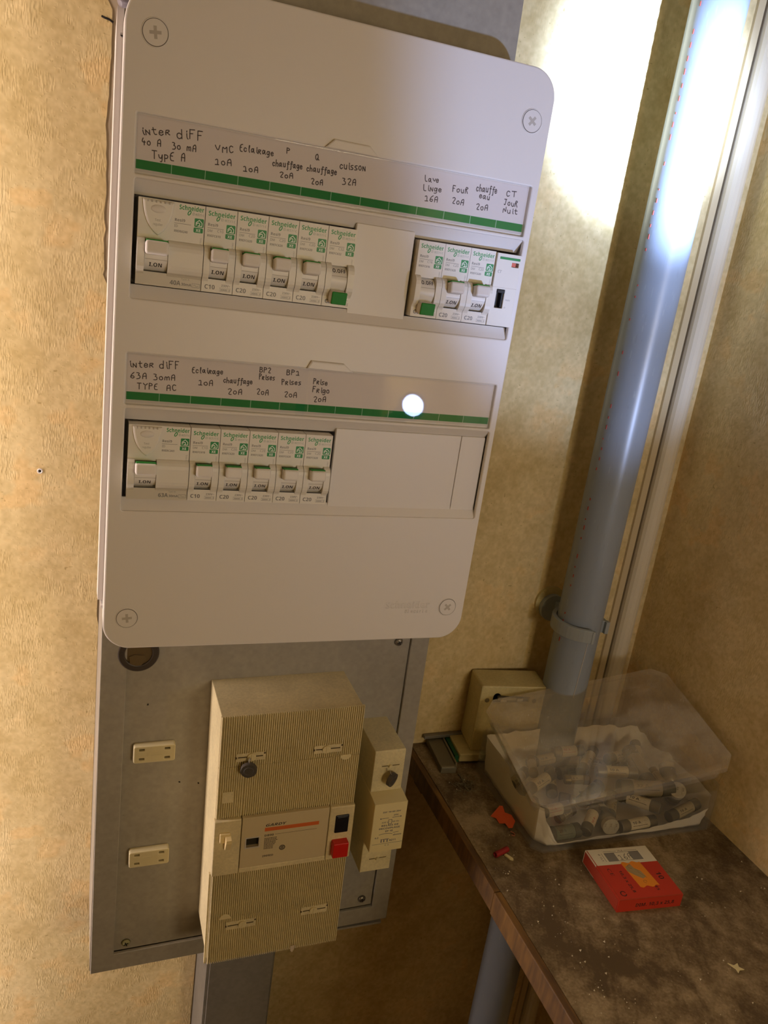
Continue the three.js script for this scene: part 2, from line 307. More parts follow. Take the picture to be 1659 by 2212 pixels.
function handwrite(k, s, x0, y0, x1, y1, high, line) {      // base line from (x0, y0) to (x1, y1), canvas pixels
  const glyphs = [...s].map((c) => (PEN[c] ?? PEN.o).split('|')), total = glyphs.reduce((t, g) => t + +g[0] + 1.1, -1.1), len = Math.hypot(x1 - x0, y1 - y0);
  k.save(); k.translate(x0, y0); k.rotate(Math.atan2(y1 - y0, x1 - x0)); k.scale(len / total, high / 7); k.beginPath();
  let x = 0;
  for (const [w, strokes] of glyphs) {
    const dy = (rnd() - 0.5) * 0.7, sl = (rnd() - 0.5) * 0.06;
    for (const stroke of strokes.split(',')) {
      const p = stroke.trim().split(' ').filter(Boolean).map((q) => [x + +q[0] + (rnd() - 0.5) * 0.35 - sl * (+q[1] - 7), +q[1] - 7 + dy + (rnd() - 0.5) * 0.35]);
      if (p.length < 2) continue;
      k.moveTo(...p[0]);
      for (let i = 1; i < p.length - 1; i++) k.quadraticCurveTo(p[i][0], p[i][1], (p[i][0] + p[i + 1][0]) / 2, (p[i][1] + p[i + 1][1]) / 2);
      k.lineTo(...p[p.length - 1]);
    }
    x += +w + 1.1;
  }
  k.restore(); k.lineWidth = line; k.lineCap = k.lineJoin = 'round'; k.stroke();
}
// printed words, fitted to a width: base line at (x, y)
function print(k, s, x, y, width, size, style = '', family = 'sans-serif') {
  k.font = `${style} ${size}px ${family}`; const w = k.measureText(s).width;
  k.save(); k.translate(x, y); if (width) k.scale(width / w, 1); k.fillText(s, 0, 0); k.restore();
}
const ROW1 = [['inter', 2.2, 16.9, 16.9, 19.3, 4], ['diFF', 20.2, 18.5, 34.2, 19.4, 4.6], ['40 A', 2, 12, 12.4, 12.9], ['30 mA', 18.1, 12.6, 30.8, 13.2], ['TypE A', 7.9, 6.1, 25.4, 7.4, 4], ['VMC', 40.9, 15, 50.9, 16.1], ['10A', 41.2, 8.6, 50.4, 9.2], ['Eclairage', 54, 17.7, 73, 18.2], ['10A', 56.8, 7.9, 65.3, 8.3, 3],
  ['P', 80.1, 20.8, 82.1, 20.8, 2.8], ['chauffage', 72.8, 13.1, 90, 14], ['20A', 77.6, 7.7, 85.2, 8.5, 2.8], ['Q', 96.9, 20.1, 99.4, 20.2, 3], ['chauffage', 92.4, 13.6, 110.4, 14.4], ['20A', 95.9, 7.1, 103, 7.5, 3], ['cuisson', 111.8, 18, 127.4, 19.2, 4], ['32A', 114.3, 9.9, 122.8, 10.4],
  ['Lave', 164.9, 19.3, 174, 20], ['Linge', 164.6, 14.4, 176.7, 15], ['16A', 166.6, 8.5, 175.3, 9], ['FouR', 183.7, 16.5, 194.2, 16.8], ['20A', 184.6, 9.9, 192.5, 9.9], ['chauffe', 199.3, 19.3, 213.5, 19.9, 4], ['eau', 202.1, 15.7, 209.2, 15.6], ['20A', 201.3, 8.7, 209.3, 9.2], ['CT', 220.1, 19.5, 227.5, 20, 3], ['JouR', 219.5, 14.2, 229.3, 14.4], ['Nuit', 219.7, 9.6, 230.1, 10.2]];
const ROW2 = [['inter', 0.9, 18.8, 14.5, 19.7, 4], ['diFF', 17.5, 19.5, 29.1, 20.1, 4.4], ['63A', 1.7, 12.4, 11, 12.9], ['30mA', 14.6, 12.5, 27, 13.2], ['TYPE', 5.5, 6.5, 17.4, 6.9], ['AC', 22.3, 6.8, 28, 7.3], ['Eclairage', 36.2, 18.5, 54.3, 19.1], ['10A', 40.4, 11.4, 49.1, 11.8], ['chauffage', 54.9, 14.1, 72.3, 14.5], ['20A', 58.1, 7.4, 66.8, 7.9],
  ['BP2', 76, 22.2, 83.1, 22.3, 3], ['Prises', 76.1, 17.9, 85.8, 18], ['20A', 75.5, 8.6, 82.9, 8.7], ['BP1', 92.7, 22.1, 101.1, 22.3, 3], ['Prises', 90.3, 15.7, 102.5, 16.4], ['20A', 92.6, 8.3, 100.8, 8.5], ['Prise', 110.1, 17.7, 119.3, 17.7], ['Frigo', 110.2, 12.6, 121.2, 12.7, 3.6], ['20A', 111.6, 6.6, 119.7, 7]];
function paperLabel(rows) {
  const S = 8.6; return canvasTexture(Math.round(235.4 * S), Math.round(28 * S), (k, w, h) => {
    k.fillStyle = '#dfd8d6'; k.fillRect(0, 0, w, h);
    k.fillStyle = '#0d7d3c'; k.fillRect(0, h - 6 * S, w, 4.6 * S);
    k.fillStyle = '#cfdcd0'; for (let i = 1; i < 13; i++) k.fillRect(i * 18 * S + 0.4 * S, h - 6 * S, 0.28 * S, 4.6 * S);
    k.fillStyle = '#cdc8c4'; k.fillRect(0, h - 1.4 * S, w, 1.4 * S);
    k.strokeStyle = '#29242c';
    for (const [s, x0, y0, x1, y1, high = 3.4] of rows) handwrite(k, s, (x0 + 0.4) * S, h - (y0 + 1.4) * S, (x1 + 0.4) * S, h - (y1 + 1.4) * S, high * S, 0.46 * S);
  });
}
function maker(k, S, x, y, w) {                          // the maker's name as printed on every device: green name, leaf, thin second line
  k.fillStyle = '#0f8f45'; print(k, 'Schneider', x * S, y * S, w * S, 3.35 * S, 'bold');
  k.strokeStyle = '#0f8f45'; k.lineWidth = 0.5 * S; k.beginPath(); k.ellipse((x + 5.6) * S, (y + 1.25) * S, 0.62 * S, 1.2 * S, 0.5, 0, 7); k.stroke();
  k.fillStyle = '#8b9a8c'; k.font = `${2 * S}px sans-serif`; [...'Electric'].forEach((c, i) => k.fillText(c, (x + 7.1 + i * (w - 7) / 8) * S, (y + 2.15) * S));
}
function houseMark(k, S, x, y) {                          // green square with a house and the two letters under it
  k.fillStyle = '#0c8a42'; k.beginPath(); k.roundRect(x * S, y * S, 5 * S, 4.5 * S, 0.5 * S); k.fill(); k.beginPath(); k.roundRect((x - 0.3) * S, (y + 4.9) * S, 5.1 * S, 2.6 * S, 0.5 * S); k.fill();
  k.strokeStyle = '#f2f6f0'; k.lineWidth = 0.42 * S; k.lineJoin = 'miter'; k.beginPath();
  for (const [i, [a, b]] of [[1.7, 3.9], [4.1, 3.9], [4.1, 2.2], [2.6, 0.8], [0.9, 2.2], [0.9, 3.9]].entries()) k[i ? 'lineTo' : 'moveTo']((x + a) * S, (y + b) * S); k.stroke();
  k.beginPath(); k.arc((x + 2.1) * S, (y + 3) * S, 0.75 * S, Math.PI, 2.4 * Math.PI); k.stroke();
  k.fillStyle = '#f2f6f0'; print(k, 'XE', (x + 0.9) * S, (y + 7) * S, 2.7 * S, 2.1 * S, 'bold');
}
const FACE = '#e6e2d9';
const dataLine = (k, S, x, second, third, ref, wide) => {
  k.fillStyle = '#7d7a76'; print(k, 'Resi9', x * S, 9.8 * S, 5.8 * S, 2.1 * S, 'bold'); k.fillRect(x * S, 10.7 * S, 9 * S, 0.22 * S);
  print(k, second, x * S, 12.9 * S, (second === 'ID' ? 2 : 2.9) * S, 1.9 * S); if (third) print(k, third, (x + 5.4) * S, 12.7 * S, 3.6 * S, 1.9 * S);
  print(k, ref, x * S, 15.5 * S, wide * S, 1.7 * S, 'bold');
};
function breakerFace(rating, ref) {
  const S = 26; return canvasTexture(Math.round(17.4 * S), Math.round(45.4 * S), (k, w, h) => {
    k.fillStyle = FACE; k.fillRect(0, 0, w, h); maker(k, S, 1.4, 4.3, 15); dataLine(k, S, 1.4, 'DM', rating, ref, 7.6); houseMark(k, S, 11.8, 7.9);
    k.save(); k.translate(16.4 * S, 20.4 * S); k.rotate(-Math.PI / 2); k.fillStyle = '#9a958e'; print(k, '52063', 0, 0, 3.4 * S, 1.2 * S); k.restore();
    k.fillStyle = '#6f6d6a'; print(k, rating, 1.6 * S, 43.6 * S, 6 * S, 3.3 * S, 'bold'); k.fillStyle = '#8a8783'; print(k, '230V~', 11 * S, 41.6 * S, 5.2 * S, 1.7 * S, 'bold'); print(k, '3000', 10.6 * S, 43.9 * S, 3.8 * S, 1.6 * S, 'bold'); print(k, '3', 15.2 * S, 43.9 * S, 0, 1.6 * S, 'bold');
    k.strokeStyle = '#a5a19b'; k.lineWidth = 0.15 * S; k.strokeRect(10.3 * S, 42.3 * S, 4.4 * S, 1.9 * S); k.strokeRect(14.7 * S, 42.3 * S, 1.6 * S, 1.9 * S);
  });
}
function diffFace(amps, ref, type) {
  const S = 22; return canvasTexture(Math.round(35.4 * S), Math.round(45.4 * S), (k, w, h) => {
    k.fillStyle = FACE; k.fillRect(0, 0, w, h); maker(k, S, 21.4, 3.4, 13.4); dataLine(k, S, 19.2, 'ID', '', ref, 7.4); houseMark(k, S, 30, 6.9);
    k.save(); k.translate(34.4 * S, 20.4 * S); k.rotate(-Math.PI / 2); k.fillStyle = '#9a958e'; print(k, '17015', 0, 0, 3.4 * S, 1.2 * S); k.restore();
    k.fillStyle = '#cfc9bb'; k.fillRect(0, 37.6 * S, w, h);
    k.fillStyle = '#6f6d6a'; print(k, amps, 18.4 * S, 43.7 * S, 5.8 * S, 3.3 * S, 'bold'); print(k, '30mA', 24.6 * S, 43.6 * S, 5.6 * S, 2 * S, 'bold'); k.fillStyle = '#9a958e'; print(k, type, 24.4 * S, 40.6 * S, 4.6 * S, 1.4 * S);
    k.strokeStyle = '#8a8783'; k.lineWidth = 0.2 * S; k.strokeRect(30.6 * S, 41.9 * S, 4.2 * S, 2 * S); k.beginPath(); k.moveTo(31.4 * S, 43 * S); k.bezierCurveTo(32 * S, 41.6 * S, 33 * S, 44.4 * S, 34 * S, 42.8 * S); k.stroke();
  });
}
const contactorFace = () => { const S = 26; return canvasTexture(Math.round(17.4 * S), Math.round(45 * S), (k, w, h) => {
  k.fillStyle = FACE; k.fillRect(0, 0, w, h); k.fillStyle = '#8a8783'; print(k, 'CT', 1.7 * S, 12 * S, 2.9 * S, 2.3 * S); print(k, 'Auto', 10.6 * S, 28.6 * S, 3.4 * S, 1.5 * S); print(k, 'O', 10.4 * S, 33.4 * S, 0, 1.5 * S);
}); };
const drumFace = (word, w) => { const S = 24; return canvasTexture(Math.round(w * S), Math.round(17 * S), (k, W, H) => {
  k.fillStyle = '#e7e3dc'; k.fillRect(0, 0, W, H); k.fillStyle = '#2a2727';
  if (word === 'I.ON') { print(k, word, W / 2 - 3.6 * S, H - 3.1 * S, 7.2 * S, 2.9 * S, 'bold'); k.fillStyle = '#b3ada3'; k.fillRect(0.3 * S, H - 7.1 * S, W, 0.3 * S); } else { print(k, word, W / 2 - 4.3 * S, 4.2 * S, 8.4 * S, 2.9 * S, 'bold'); k.fillStyle = '#b3ada3'; k.fillRect(0.3 * S, 6 * S, W, 0.3 * S); }
}); };

// ------------------------------------------------------------------ consumer unit
const rowY = [125.07, 0];
{
  const t = thing('consumer_unit', 'white plastic two-row consumer unit with handwritten circuit labels', 'fuse box', [116, 29, -40]);
  const holes = []; for (const y of rowY) holes.push(rrect(-1, 235.6, y - 2.6, y + 27.2, 0.8, THREE.Path), rrect(-0.6, 236.6, y - 67.6, y - 4.9, 1.2, THREE.Path));
  part('cover', plateZ(rrect(-8.7, 240.7, -160.6, 218, 17, THREE.Shape, 25), -2.4, 1, 0.9, holes, 14), M.white, t);
  part('cover_rim', plateZ(rrect(-8.7, 240.7, -160.6, 218, 17, THREE.Shape, 25), -16, -2.3, 0, [rrect(-6.2, 238.2, -158.1, 215.5, 15, THREE.Path, 23)], 14), M.white, t);
  const side = (a, b) => prismX([[-39.9, -139], [-14, -133], [-14, 202], [-39.9, 190]], a, b);
  part('back_box', fuse([side(-12, -8.6), side(240.6, 243.5), box(-10, 242, -139, -137, -39.9, -14), box(-10, 242, 188, 190, -39.9, -14), box(-10, 242, -139, 190, -39.9, -38)]), M.white, t);
  for (const [x, y, a] of [[6.4, 190.7, 0.12], [227.7, 188.5, 0.9], [5.5, -139.1, 0.1], [227.5, -135.6, 0.75]]) {
    const s = part('cover_screw', [cylZ(x, y, 0.6, 1.5, 6.2, 40), new THREE.TorusGeometry(6.75, 0.4, 8, 44).translate(x, y, 0.95)], M.white, t);
    part('cross_slot', cross(x, y, 3, 0.8, 1.45, 1.56, a), M.dim, s);  // cross lies on the head; its darker tone stands for recess shade
    part('screw_joint', new THREE.TorusGeometry(6.3, 0.22, 6, 44).translate(x, y, 1.3), mat(0x6a6258, 0.8), s);
  }
  for (const [r, y] of rowY.entries()) {
    part('recess_trim', [prismX([[0.3, y - 4.4], [-6.6, y - 12.8], [-8, y - 12.8], [-3, y - 3.6]], -0.6, 236.6), prismX([[0.1, y - 67.8], [-3.6, y - 60.2], [-5.2, y - 60.2], [-3, y - 68.6]], -0.6, 236.6)], M.white, t);
    part('label_tray', box(-1, 235.6, y - 2.6, y + 27.2, -4, -1.5), M.white, t);
    const w = part('label_window', [plateZ(rrect(-0.5, 234.9, y - 2.2, y + 26.7, 0.5), -0.15, 0.75, 0.3)], M.clear, t, 'clear plastic strip over the paper label');
    part('window_rib', [box(-0.6, 235, y + 26, y + 26.9, -1.2, -0.15), box(-0.6, 235, y - 2.4, y - 1.4, -1.2, -0.15), box(-0.6, 0.1, y - 2.4, y + 26.9, -1.2, -0.15), box(234.4, 235.1, y - 2.4, y + 26.9, -1.2, -0.15)], M.clear, w);
    const x = r ? 0.6 : 0; part('finger_tab', plateZ([[101 + x * 5, y + 27.4], [106 + x, y + 32.4], [127.4, y + 32.2], [133.2 + x, y + 27.2]], 0.6, 3, 0.9), M.white, t);
  }
  // raised maker's mark at the foot of the cover
  const S = 24; part('raised_mark', flatUV(box(178.4, 214.6, -141, -130.4, 0.7, 1.08), 178.4, -141, 36.2, 10.6), new THREE.MeshStandardMaterial({ color: 0xe2ddd8, roughness: 0.42, bumpScale: 0.0007, bumpMap: canvasTexture(Math.round(36.2 * S), Math.round(10.6 * S), (k, w, h) => {
    k.fillStyle = '#000'; k.fillRect(0, 0, w, h); k.fillStyle = '#fff'; print(k, 'Schneider', 0.8 * S, 5.4 * S, 34 * S, 7 * S, 'bold'); k.font = `bold ${3.4 * S}px sans-serif`; [...'Electric'].forEach((c, i) => k.fillText(c, (16 + i * 2.3) * S, 9.2 * S));
  }) }), t);
}
for (const [r, y] of rowY.entries()) {
  const t = thing('paper_label', r ? 'lower handwritten paper label strip, circuits of the bottom breaker row' : 'upper handwritten paper label strip, circuits of the top breaker row', 'label', [117, y + 12, -1.4], { group: 'paper label strips' });
  part('strip', flatUV(box(-0.4, 235, y - 1.4, y + 26.6, -1.5, -1.25), -0.4, y - 1.4, 235.4, 28), new THREE.MeshStandardMaterial({ map: paperLabel(r ? ROW2 : ROW1), roughness: 0.8 }), t);
}
function blank(label, x0, x1, y) { const t = thing('blanking_plate', label, 'cover plate', [(x0 + x1) / 2, y - 36, -5], { group: 'blanking plates' }); part('plate', plateZ(rrect(x0, x1, y - 66.8, y - 9.8, 0.6), -5.4, -2.6, 0.4), M.white, t); }
blank('small plain white blanking plate between the two breaker groups of the top row', 126.4, 164, rowY[0]);
blank('wide plain white blanking plate right of the bottom row breakers', 129, 218, 0);
blank('narrow plain white blanking plate at the right end of the bottom row', 218.35, 236.2, 0);

// a device front, seen from the side: (depth, height); the middle of the switch zone is cut back
const FRONT = [[2, 0], [2, -20.3], [3.3, -20.8], [4.7, -21.9], [5.7, -23.6], [6, -25.6], [6, -33.6], [5.7, -35.5], [4.7, -37.3], [3.5, -38.5], [3, -39.6], [3, -45.4]], SLOT = [[2, 0], [2, -21.6], [-4, -21.8], [-4, -37.7], [3.1, -38], [3, -45.4]];
const column = (p, a, b) => prismX([[-38, -45.4], [-38, 0], ...p], a, b);
function deviceBody(w, s0, s1, tex, parent) {
  const g = fuse([column(FRONT, 0, s0), column(SLOT, s0, s1), column(FRONT, s1, w)]);
  return part('body', flatUV(g, 0, -45.4, w, 45.4), new THREE.MeshStandardMaterial({ map: tex, roughness: 0.42 }), parent);
}
const drums = {};
function toggle(on, s0, s1, parent) {
  const w = s1 - s0 - 0.4, key = on + '_' + w, g = new THREE.CylinderGeometry(8.6, 8.6, w, 24, 1, false).rotateZ(-Math.PI / 2), p = g.attributes.position, u = g.attributes.uv;
  for (let i = 0; i < p.count; i++) u.setXY(i, p.getX(i) / w + 0.5, p.getY(i) / 17 + 0.5);
  drums[key] ??= new THREE.MeshStandardMaterial({ map: drumFace(on ? 'I.ON' : 'O.OFF', w), roughness: 0.4 });
  const x = (s0 + s1) / 2, d = part('toggle', g.translate(x, -29.8, -3.2), drums[key], parent), lw = s1 - s0 - 0.3;
  if (on) {
    part('lever', fuse([new RoundedBoxGeometry(lw, 7, 9, 3, 1.5).rotateX(-0.16).translate(x, -25.3, 6.6)]), M.whiteFine, d);
    part('lever_cap', new RoundedBoxGeometry(lw - 0.8, 0.9, 7.2, 2, 0.4).rotateX(-0.16).translate(x, -21.75, 5.9), M.leverGreen, d, 'green upper face of the lever');
  } else {
    part('lever', new RoundedBoxGeometry(lw, 7.2, 7, 3, 1.5).rotateX(0.3).translate(x, -39.6, 5.4), M.whiteFine, d);
    part('lever_cap', new RoundedBoxGeometry(lw - 0.5, 7.3, 1.2, 3, 0.55).rotateX(0.16).translate(x + 0.2, -39.9, 9.1), M.leverGreen, d, 'green upper face of the lever, turned to the front');
  }
  part('slot_edge', box(x - lw / 2, x + lw / 2, -38.1, -37.75, 2.4, 3.3), M.black, d);
  return d;
}
const faces = { C10: breakerFace('C10', 'R9EFC610'), C16: breakerFace('C16', 'R9EFC616'), C20: breakerFace('C20', 'R9EFC620'), C32: breakerFace('C32', 'R9EFC632') }, makes = {};
function breaker(rating, on, x, row, label, group) {
  const key = rating + on;
  if (makes[key]) return copy(makes[key], [x, rowY[row] - 13.9, 0], label).userData.group = group;
  const t = makes[key] = thing('circuit_breaker', label, 'circuit breaker', [x, rowY[row] - 13.9, 0], { local: true, group });
  deviceBody(17.4, 3.4, 13.5, faces[rating], t); toggle(on, 3.4, 13.5, t);
}
const TOP = 'breakers of the top row', LOW = 'breakers of the bottom row', X0 = 37.5, DX = 17.75;
breaker('C10', true, X0, 0, 'top row C10 breaker marked VMC, beside the wide switch', TOP);
breaker('C20', true, X0 + DX, 0, 'top row C20 breaker second from the wide switch, under Eclairage', TOP);
breaker('C20', true, X0 + 2 * DX, 0, 'top row C20 breaker third from the wide switch, under chauffage P', TOP);
breaker('C20', true, X0 + 3 * DX, 0, 'top row C20 breaker fourth from the wide switch, under chauffage Q', TOP);
breaker('C32', false, X0 + 4 * DX, 0, 'top row C32 breaker switched off, green lever down beside the blanking plate', TOP);
breaker('C16', false, 165.8, 0, 'top row breaker switched off right of the blanking plate, under Lave Linge', TOP);
breaker('C20', true, 183.45, 0, 'top row C20 breaker switched on under Four, second right of the blanking plate', TOP);
breaker('C20', true, 201.1, 0, 'top row C20 breaker switched on beside the contactor, under chauffe eau', TOP);
breaker('C10', true, X0, 1, 'bottom row C10 breaker beside the wide switch, under Eclairage', LOW);
breaker('C20', true, X0 + DX, 1, 'bottom row C20 breaker second from the wide switch, under chauffage', LOW);
breaker('C20', true, X0 + 2 * DX, 1, 'bottom row C20 breaker third from the wide switch, under BP2 Prises', LOW);
breaker('C20', true, X0 + 3 * DX, 1, 'bottom row C20 breaker fourth from the wide switch, under BP1 Prises', LOW);
breaker('C20', true, X0 + 4 * DX, 1, 'bottom row C20 breaker beside the wide blanking plate, under Prise Frigo', LOW);
function residual(row, amps, ref, type, label) {
  const t = thing('residual_current_switch', label, 'safety switch', [1.7, rowY[row] - 13.9, 0], { local: true, group: 'two-module safety switches' });
  deviceBody(35.4, 4, 16.6, diffFace(amps, ref, type), t); toggle(true, 4, 16.6, t);
  const s = new THREE.Shape(); s.moveTo(2.2, -0.6); s.lineTo(18.8, -0.6); s.bezierCurveTo(18.4, -8, 16.5, -15, 10.6, -18.6); s.bezierCurveTo(4.8, -15, 2.5, -8, 2.2, -0.6);
  const b = part('test_flap', flatUV(plateZ(s, 1.4, 3.9, 1.1), 2, -18.8, 17, 18.4), new THREE.MeshStandardMaterial({ roughness: 0.42, map: canvasTexture(408, 442, (k, w, h) => { k.fillStyle = '#e9e5dd'; k.fillRect(0, 0, w, h); k.fillStyle = '#9a958e'; print(k, 'Test', 160, 262, 76, 42); print(k, 'regulier', 140, 316, 124, 42); }) }), t, 'shield-shaped flap with the test button');
  part('test_button', bend(new THREE.SphereGeometry(1, 28, 16), 0).scale(4.1, 2.2, 1.1).translate(10.4, -5, 3.7), M.whiteFine, b);
  part('grip_ribs', [0, 1, 2, 3, 4, 5].map((i) => box(4.2 + i * 2.3, 5 + i * 2.3, -1.9, -0.7, 3.2, 4.3, 0.2)), M.dim, b);
}
residual(0, '40A', 'R9DRA240', 'Type A', 'wide white 40A safety switch at the left end of the top row');
residual(1, '63A', 'R9ERC263', 'Type AC', 'wide white 63A safety switch at the left end of the bottom row');
{
  const t = thing('contactor', 'white day and night contactor with green bar at the right end of the top row', 'contactor', [218.75, rowY[0] - 14.3, 0], { local: true });
  const body = plateZ([[0, -45], [17.4, -45], [17.4, 0], [0, 0]], -3, 3.8, 0.3, [rrect(3.5, 9.2, -33.6, -21.9, 0.3, THREE.Path), rrect(11, 15.9, -7.6, -4.9, 0.3, THREE.Path)]);
  part('front', flatUV(body, 0, -45, 17.4, 45), new THREE.MeshStandardMaterial({ map: contactorFace(), roughness: 0.42 }), t); part('body', box(0, 17.4, -45, 0, -38, -3), M.whiteFine, t);
  part('green_bar', box(2, 16.4, -3.6, -2.1, 3.6, 4.05, 0.4), M.green, t);
  part('red_flag', box(11.2, 14.4, -7.4, -5, 0, 2.6), mat(0xd2664f, 0.5), t);
  part('slot_lining', [box(3.2, 9.6, -34, -21.5, -2, -1.2)], mat(0x3a4047, 0.6), t);
  part('slider', [box(3.6, 9.1, -24.2, -22.1, -1.2, 4.4, 0.3), box(7.9, 9.1, -33, -24, -1, 2.6)], M.black, t);
  part('seam', box(0.2, 17.2, -20.9, -20.75, 3.7, 3.86), M.dim, t);
}

// ------------------------------------------------------------------ main breaker and relay on the board, a little out of square
const LEAN = 1.25 * Math.PI / 180;
{
  const t = thing('main_breaker', 'large beige ribbed main breaker with black and red buttons on the grey board', 'circuit breaker', [69.2, -211.2, 9.5], { local: true, turn: [0, 0, LEAN] });
  part('housing', boxUV(box(0.4, 101.8, -214, -0.4, -52.2, -2, 0.6), 120), M.beige, t);
  const ribs = (x0, x1, y0, y1) => {
    const n = Math.round((x1 - x0) / 1.56), w = (x1 - x0) / n, p = [[x0, -2.4]];
    for (let i = 0; i < n; i++) { const a = x0 + i * w; p.push([a, -1.5], [a + w * 0.16, -1.5], [a + w * 0.36, -0.05], [a + w * 0.7, -0.05], [a + w * 0.92, -1.5]); }
    p.push([x1, -2.4]); return boxUV(plateY(p, y0, y1), 120);
  };
  const wells = (parent, x0, x1, y0, y1, sx) => {
    part('screw_well', boxUV(plateZ(rrect(x0, x1, y0, y1, 0.3), -1.4, 0.12, 0.1), 120), M.beigeBand, parent);
    const y = (y0 + y1) / 2 + 0.2; part('driver_slot', [box(x0 + 1.5, sx - 2.4, y - 0.45, y + 0.45, 0, 0.2), box(sx + 2.4, x1 - 1.5, y - 0.45, y + 0.45, 0, 0.2), box(x1 - 1, x1 + 0.3, y + 1.4, y + 2.7, 0, 0.22), box(x0 - 0.3, x0 + 0.8, y - 1, y + 0.6, 0, 0.22)], mat(0x574a34, 0.9), parent);
    const s = bend(cyl(3, 3, 1.4, 28), Math.PI / 2).translate(sx, y, 0.6); part('cover_screw', [s, box(sx - 0.35, sx + 0.35, y - 2.6, y + 2.6, 1.2, 1.6, 0.1).rotateZ(0)], M.beige, parent);
  };
  const top = part('terminal_cover', [ribs(0, 103, -40, 0)], M.beige, t, 'ribbed upper terminal cover'); wells(top, 11.5, 32, -36.2, -29.9, 22.4); wells(top, 67.4, 88.6, -36.2, -29.8, 76.6);
  part('half_round_tab', plateZ((() => { const s = new THREE.Shape(); s.absarc(92, -39.6, 4.2, Math.PI, 2 * Math.PI); return s; })(), -1, 0.25, 0.2), M.beige, t);
  part('ribbed_panel', ribs(0, 18.4, -82.4, -40.5), M.beige, t); part('ribbed_panel', ribs(18.9, 83.8, -82.4, -40.5), M.beige, t); part('ribbed_panel', ribs(84.3, 103, -82.4, -40.5), M.beige, t);
  part('blank_tag', boxUV(box(3.9, 11.2, -69.5, -60.4, -1, 0.15), 120), M.beigeBand, t);
  part('band_left', boxUV(box(-1, 18.5, -130.7, -83, -3, 2.5, 1), 120), M.beigeBand, t);
  part('band_right', boxUV(box(84.2, 103.5, -130.7, -83, -3, 2.5, 1), 120), M.beigeBand, t);
  const S = 20, W = 64.6, H = 43.6, px = (x) => (x - 19) * S, py = (y) => (-82.6 - y) * S;
  const mid = plateZ([[19, -126.2], [83.6, -126.2], [83.6, -82.6], [19, -82.6]], -1, 2.5, 0.3, [path([[22.2, -108.9], [32.3, -108.9], [32.3, -100.2], [22.2, -100.2]], THREE.Path)]);
  const band = part('band_middle', flatUV(mid, 19, -126.2, W, H), new THREE.MeshStandardMaterial({ roughness: 0.5, map: canvasTexture(W * S, H * S, (k, w, h) => {
    k.fillStyle = '#c4b490'; k.fillRect(0, 0, w, h); k.fillStyle = '#241f26'; print(k, 'GARDY', px(35.7), py(-92.2), 15 * S, 3.1 * S, 'bold italic'); k.fillStyle = '#c8622c'; k.fillRect(px(35.7), py(-93.2), 40.6 * S, 3.2 * S);
    k.fillStyle = '#3a3330'; k.fillRect(px(43.5), py(-99.7), 31.5 * S, 0.25 * S); k.fillStyle = '#241f26'; print(k, 'DB90', px(35.7), py(-100.9), 7 * S, 2.4 * S, 'bold');
    for (let i = 0; i < 9; i++) { k.fillStyle = '#4a4038'; const y = py(-102.2 - i * 1.15); let x = px(35.9); const end = px(44.4 - Math.max(0, i - 3) * 0.6); while (x < end) { const l = (0.5 + rnd() * 0.9) * S; k.fillRect(x, y, l, 0.62 * S); x += l + 0.25 * S; } }
    k.fillStyle = '#241f26'; print(k, '2909ED', px(35.2), py(-119), 8.4 * S, 2.3 * S, 'bold');
    k.fillStyle = '#4d453c'; k.beginPath(); k.arc(px(49.8), py(-112.6), 2.3 * S, 0, 7); k.fill(); k.strokeStyle = '#a99c80'; k.lineWidth = 0.35 * S; k.beginPath(); k.arc(px(49.8), py(-112.6), 1.3 * S, 0, 7); k.moveTo(px(48), py(-112.6)); k.lineTo(px(51.6), py(-112.6)); k.stroke();
  }) }), t, 'smooth middle band with the orange stripe');
  part('band_sill', boxUV(box(18.7, 84, -130.7, -126.4, -3, 2.4, 0.8), 120), M.beigeBand, t);
  part('window_frame', plateZ(rrect(21.7, 32.8, -109.4, -99.7, 0.3), 2.3, 2.8, 0.2, [rrect(22.7, 31.8, -108.4, -100.7, 0.2, THREE.Path)]), M.dim, band); part('window_well', box(21, 33.4, -110, -99, -1.8, -0.6), mat(0x2a2517, 0.5), band);
  const lv = part('setting_lever', [box(3.2, 10.8, -100.5, -92.6, 1.5, 4.4, 0.8)], mat(0xdcc792, 0.5), t, 'small cream lever'); part('lever_tip', [prismX([[2, -94], [8.5, -95.5], [8.5, -98], [5, -106], [2, -106]], 7, 11.2, 0.4)], mat(0xdcc792, 0.5), lv);
  part('on_button', [box(88.9, 99.5, -106.2, -90.4, 1, 3.4, 0.9), box(90, 98.4, -95, -91.4, 2.6, 3.9, 0.6)], mat(0x0e1018, 0.35), t, 'black rocker button');
  part('off_button', [box(87.8, 99.7, -124.8, -112, 0, 8.5, 0.7)], M.red, t, 'red push button');
  part('ribbed_panel', ribs(0, 102.4, -173.2, -131), M.beige, t);
  const low = part('lower_cover', [ribs(0, 102.4, -214.5, -173.6)], M.beige, t, 'ribbed lower terminal cover'); wells(low, 12.5, 35, -184.4, -177.2, 25); wells(low, 70.2, 91.4, -182.6, -175.4, 80);
  part('half_round_tab', plateZ((() => { const s = new THREE.Shape(); s.absarc(11.6, -173.6, 4.4, 0, Math.PI); return s; })(), -1, 0.25, 0.2), M.beige, t);
  part('edge_flange', boxUV(box(-1.8, -0.4, -214.5, -131.2, -4, -1.4), 120), M.beige, t);
  part('paint_flake', plateZ([[64.6, -211], [68.2, -210.6], [67.6, -214.6], [66.4, -217.4], [65.2, -216.2]], 0.1, 0.7, 0.15), mat(0xcbb9a2, 0.8), t);
}
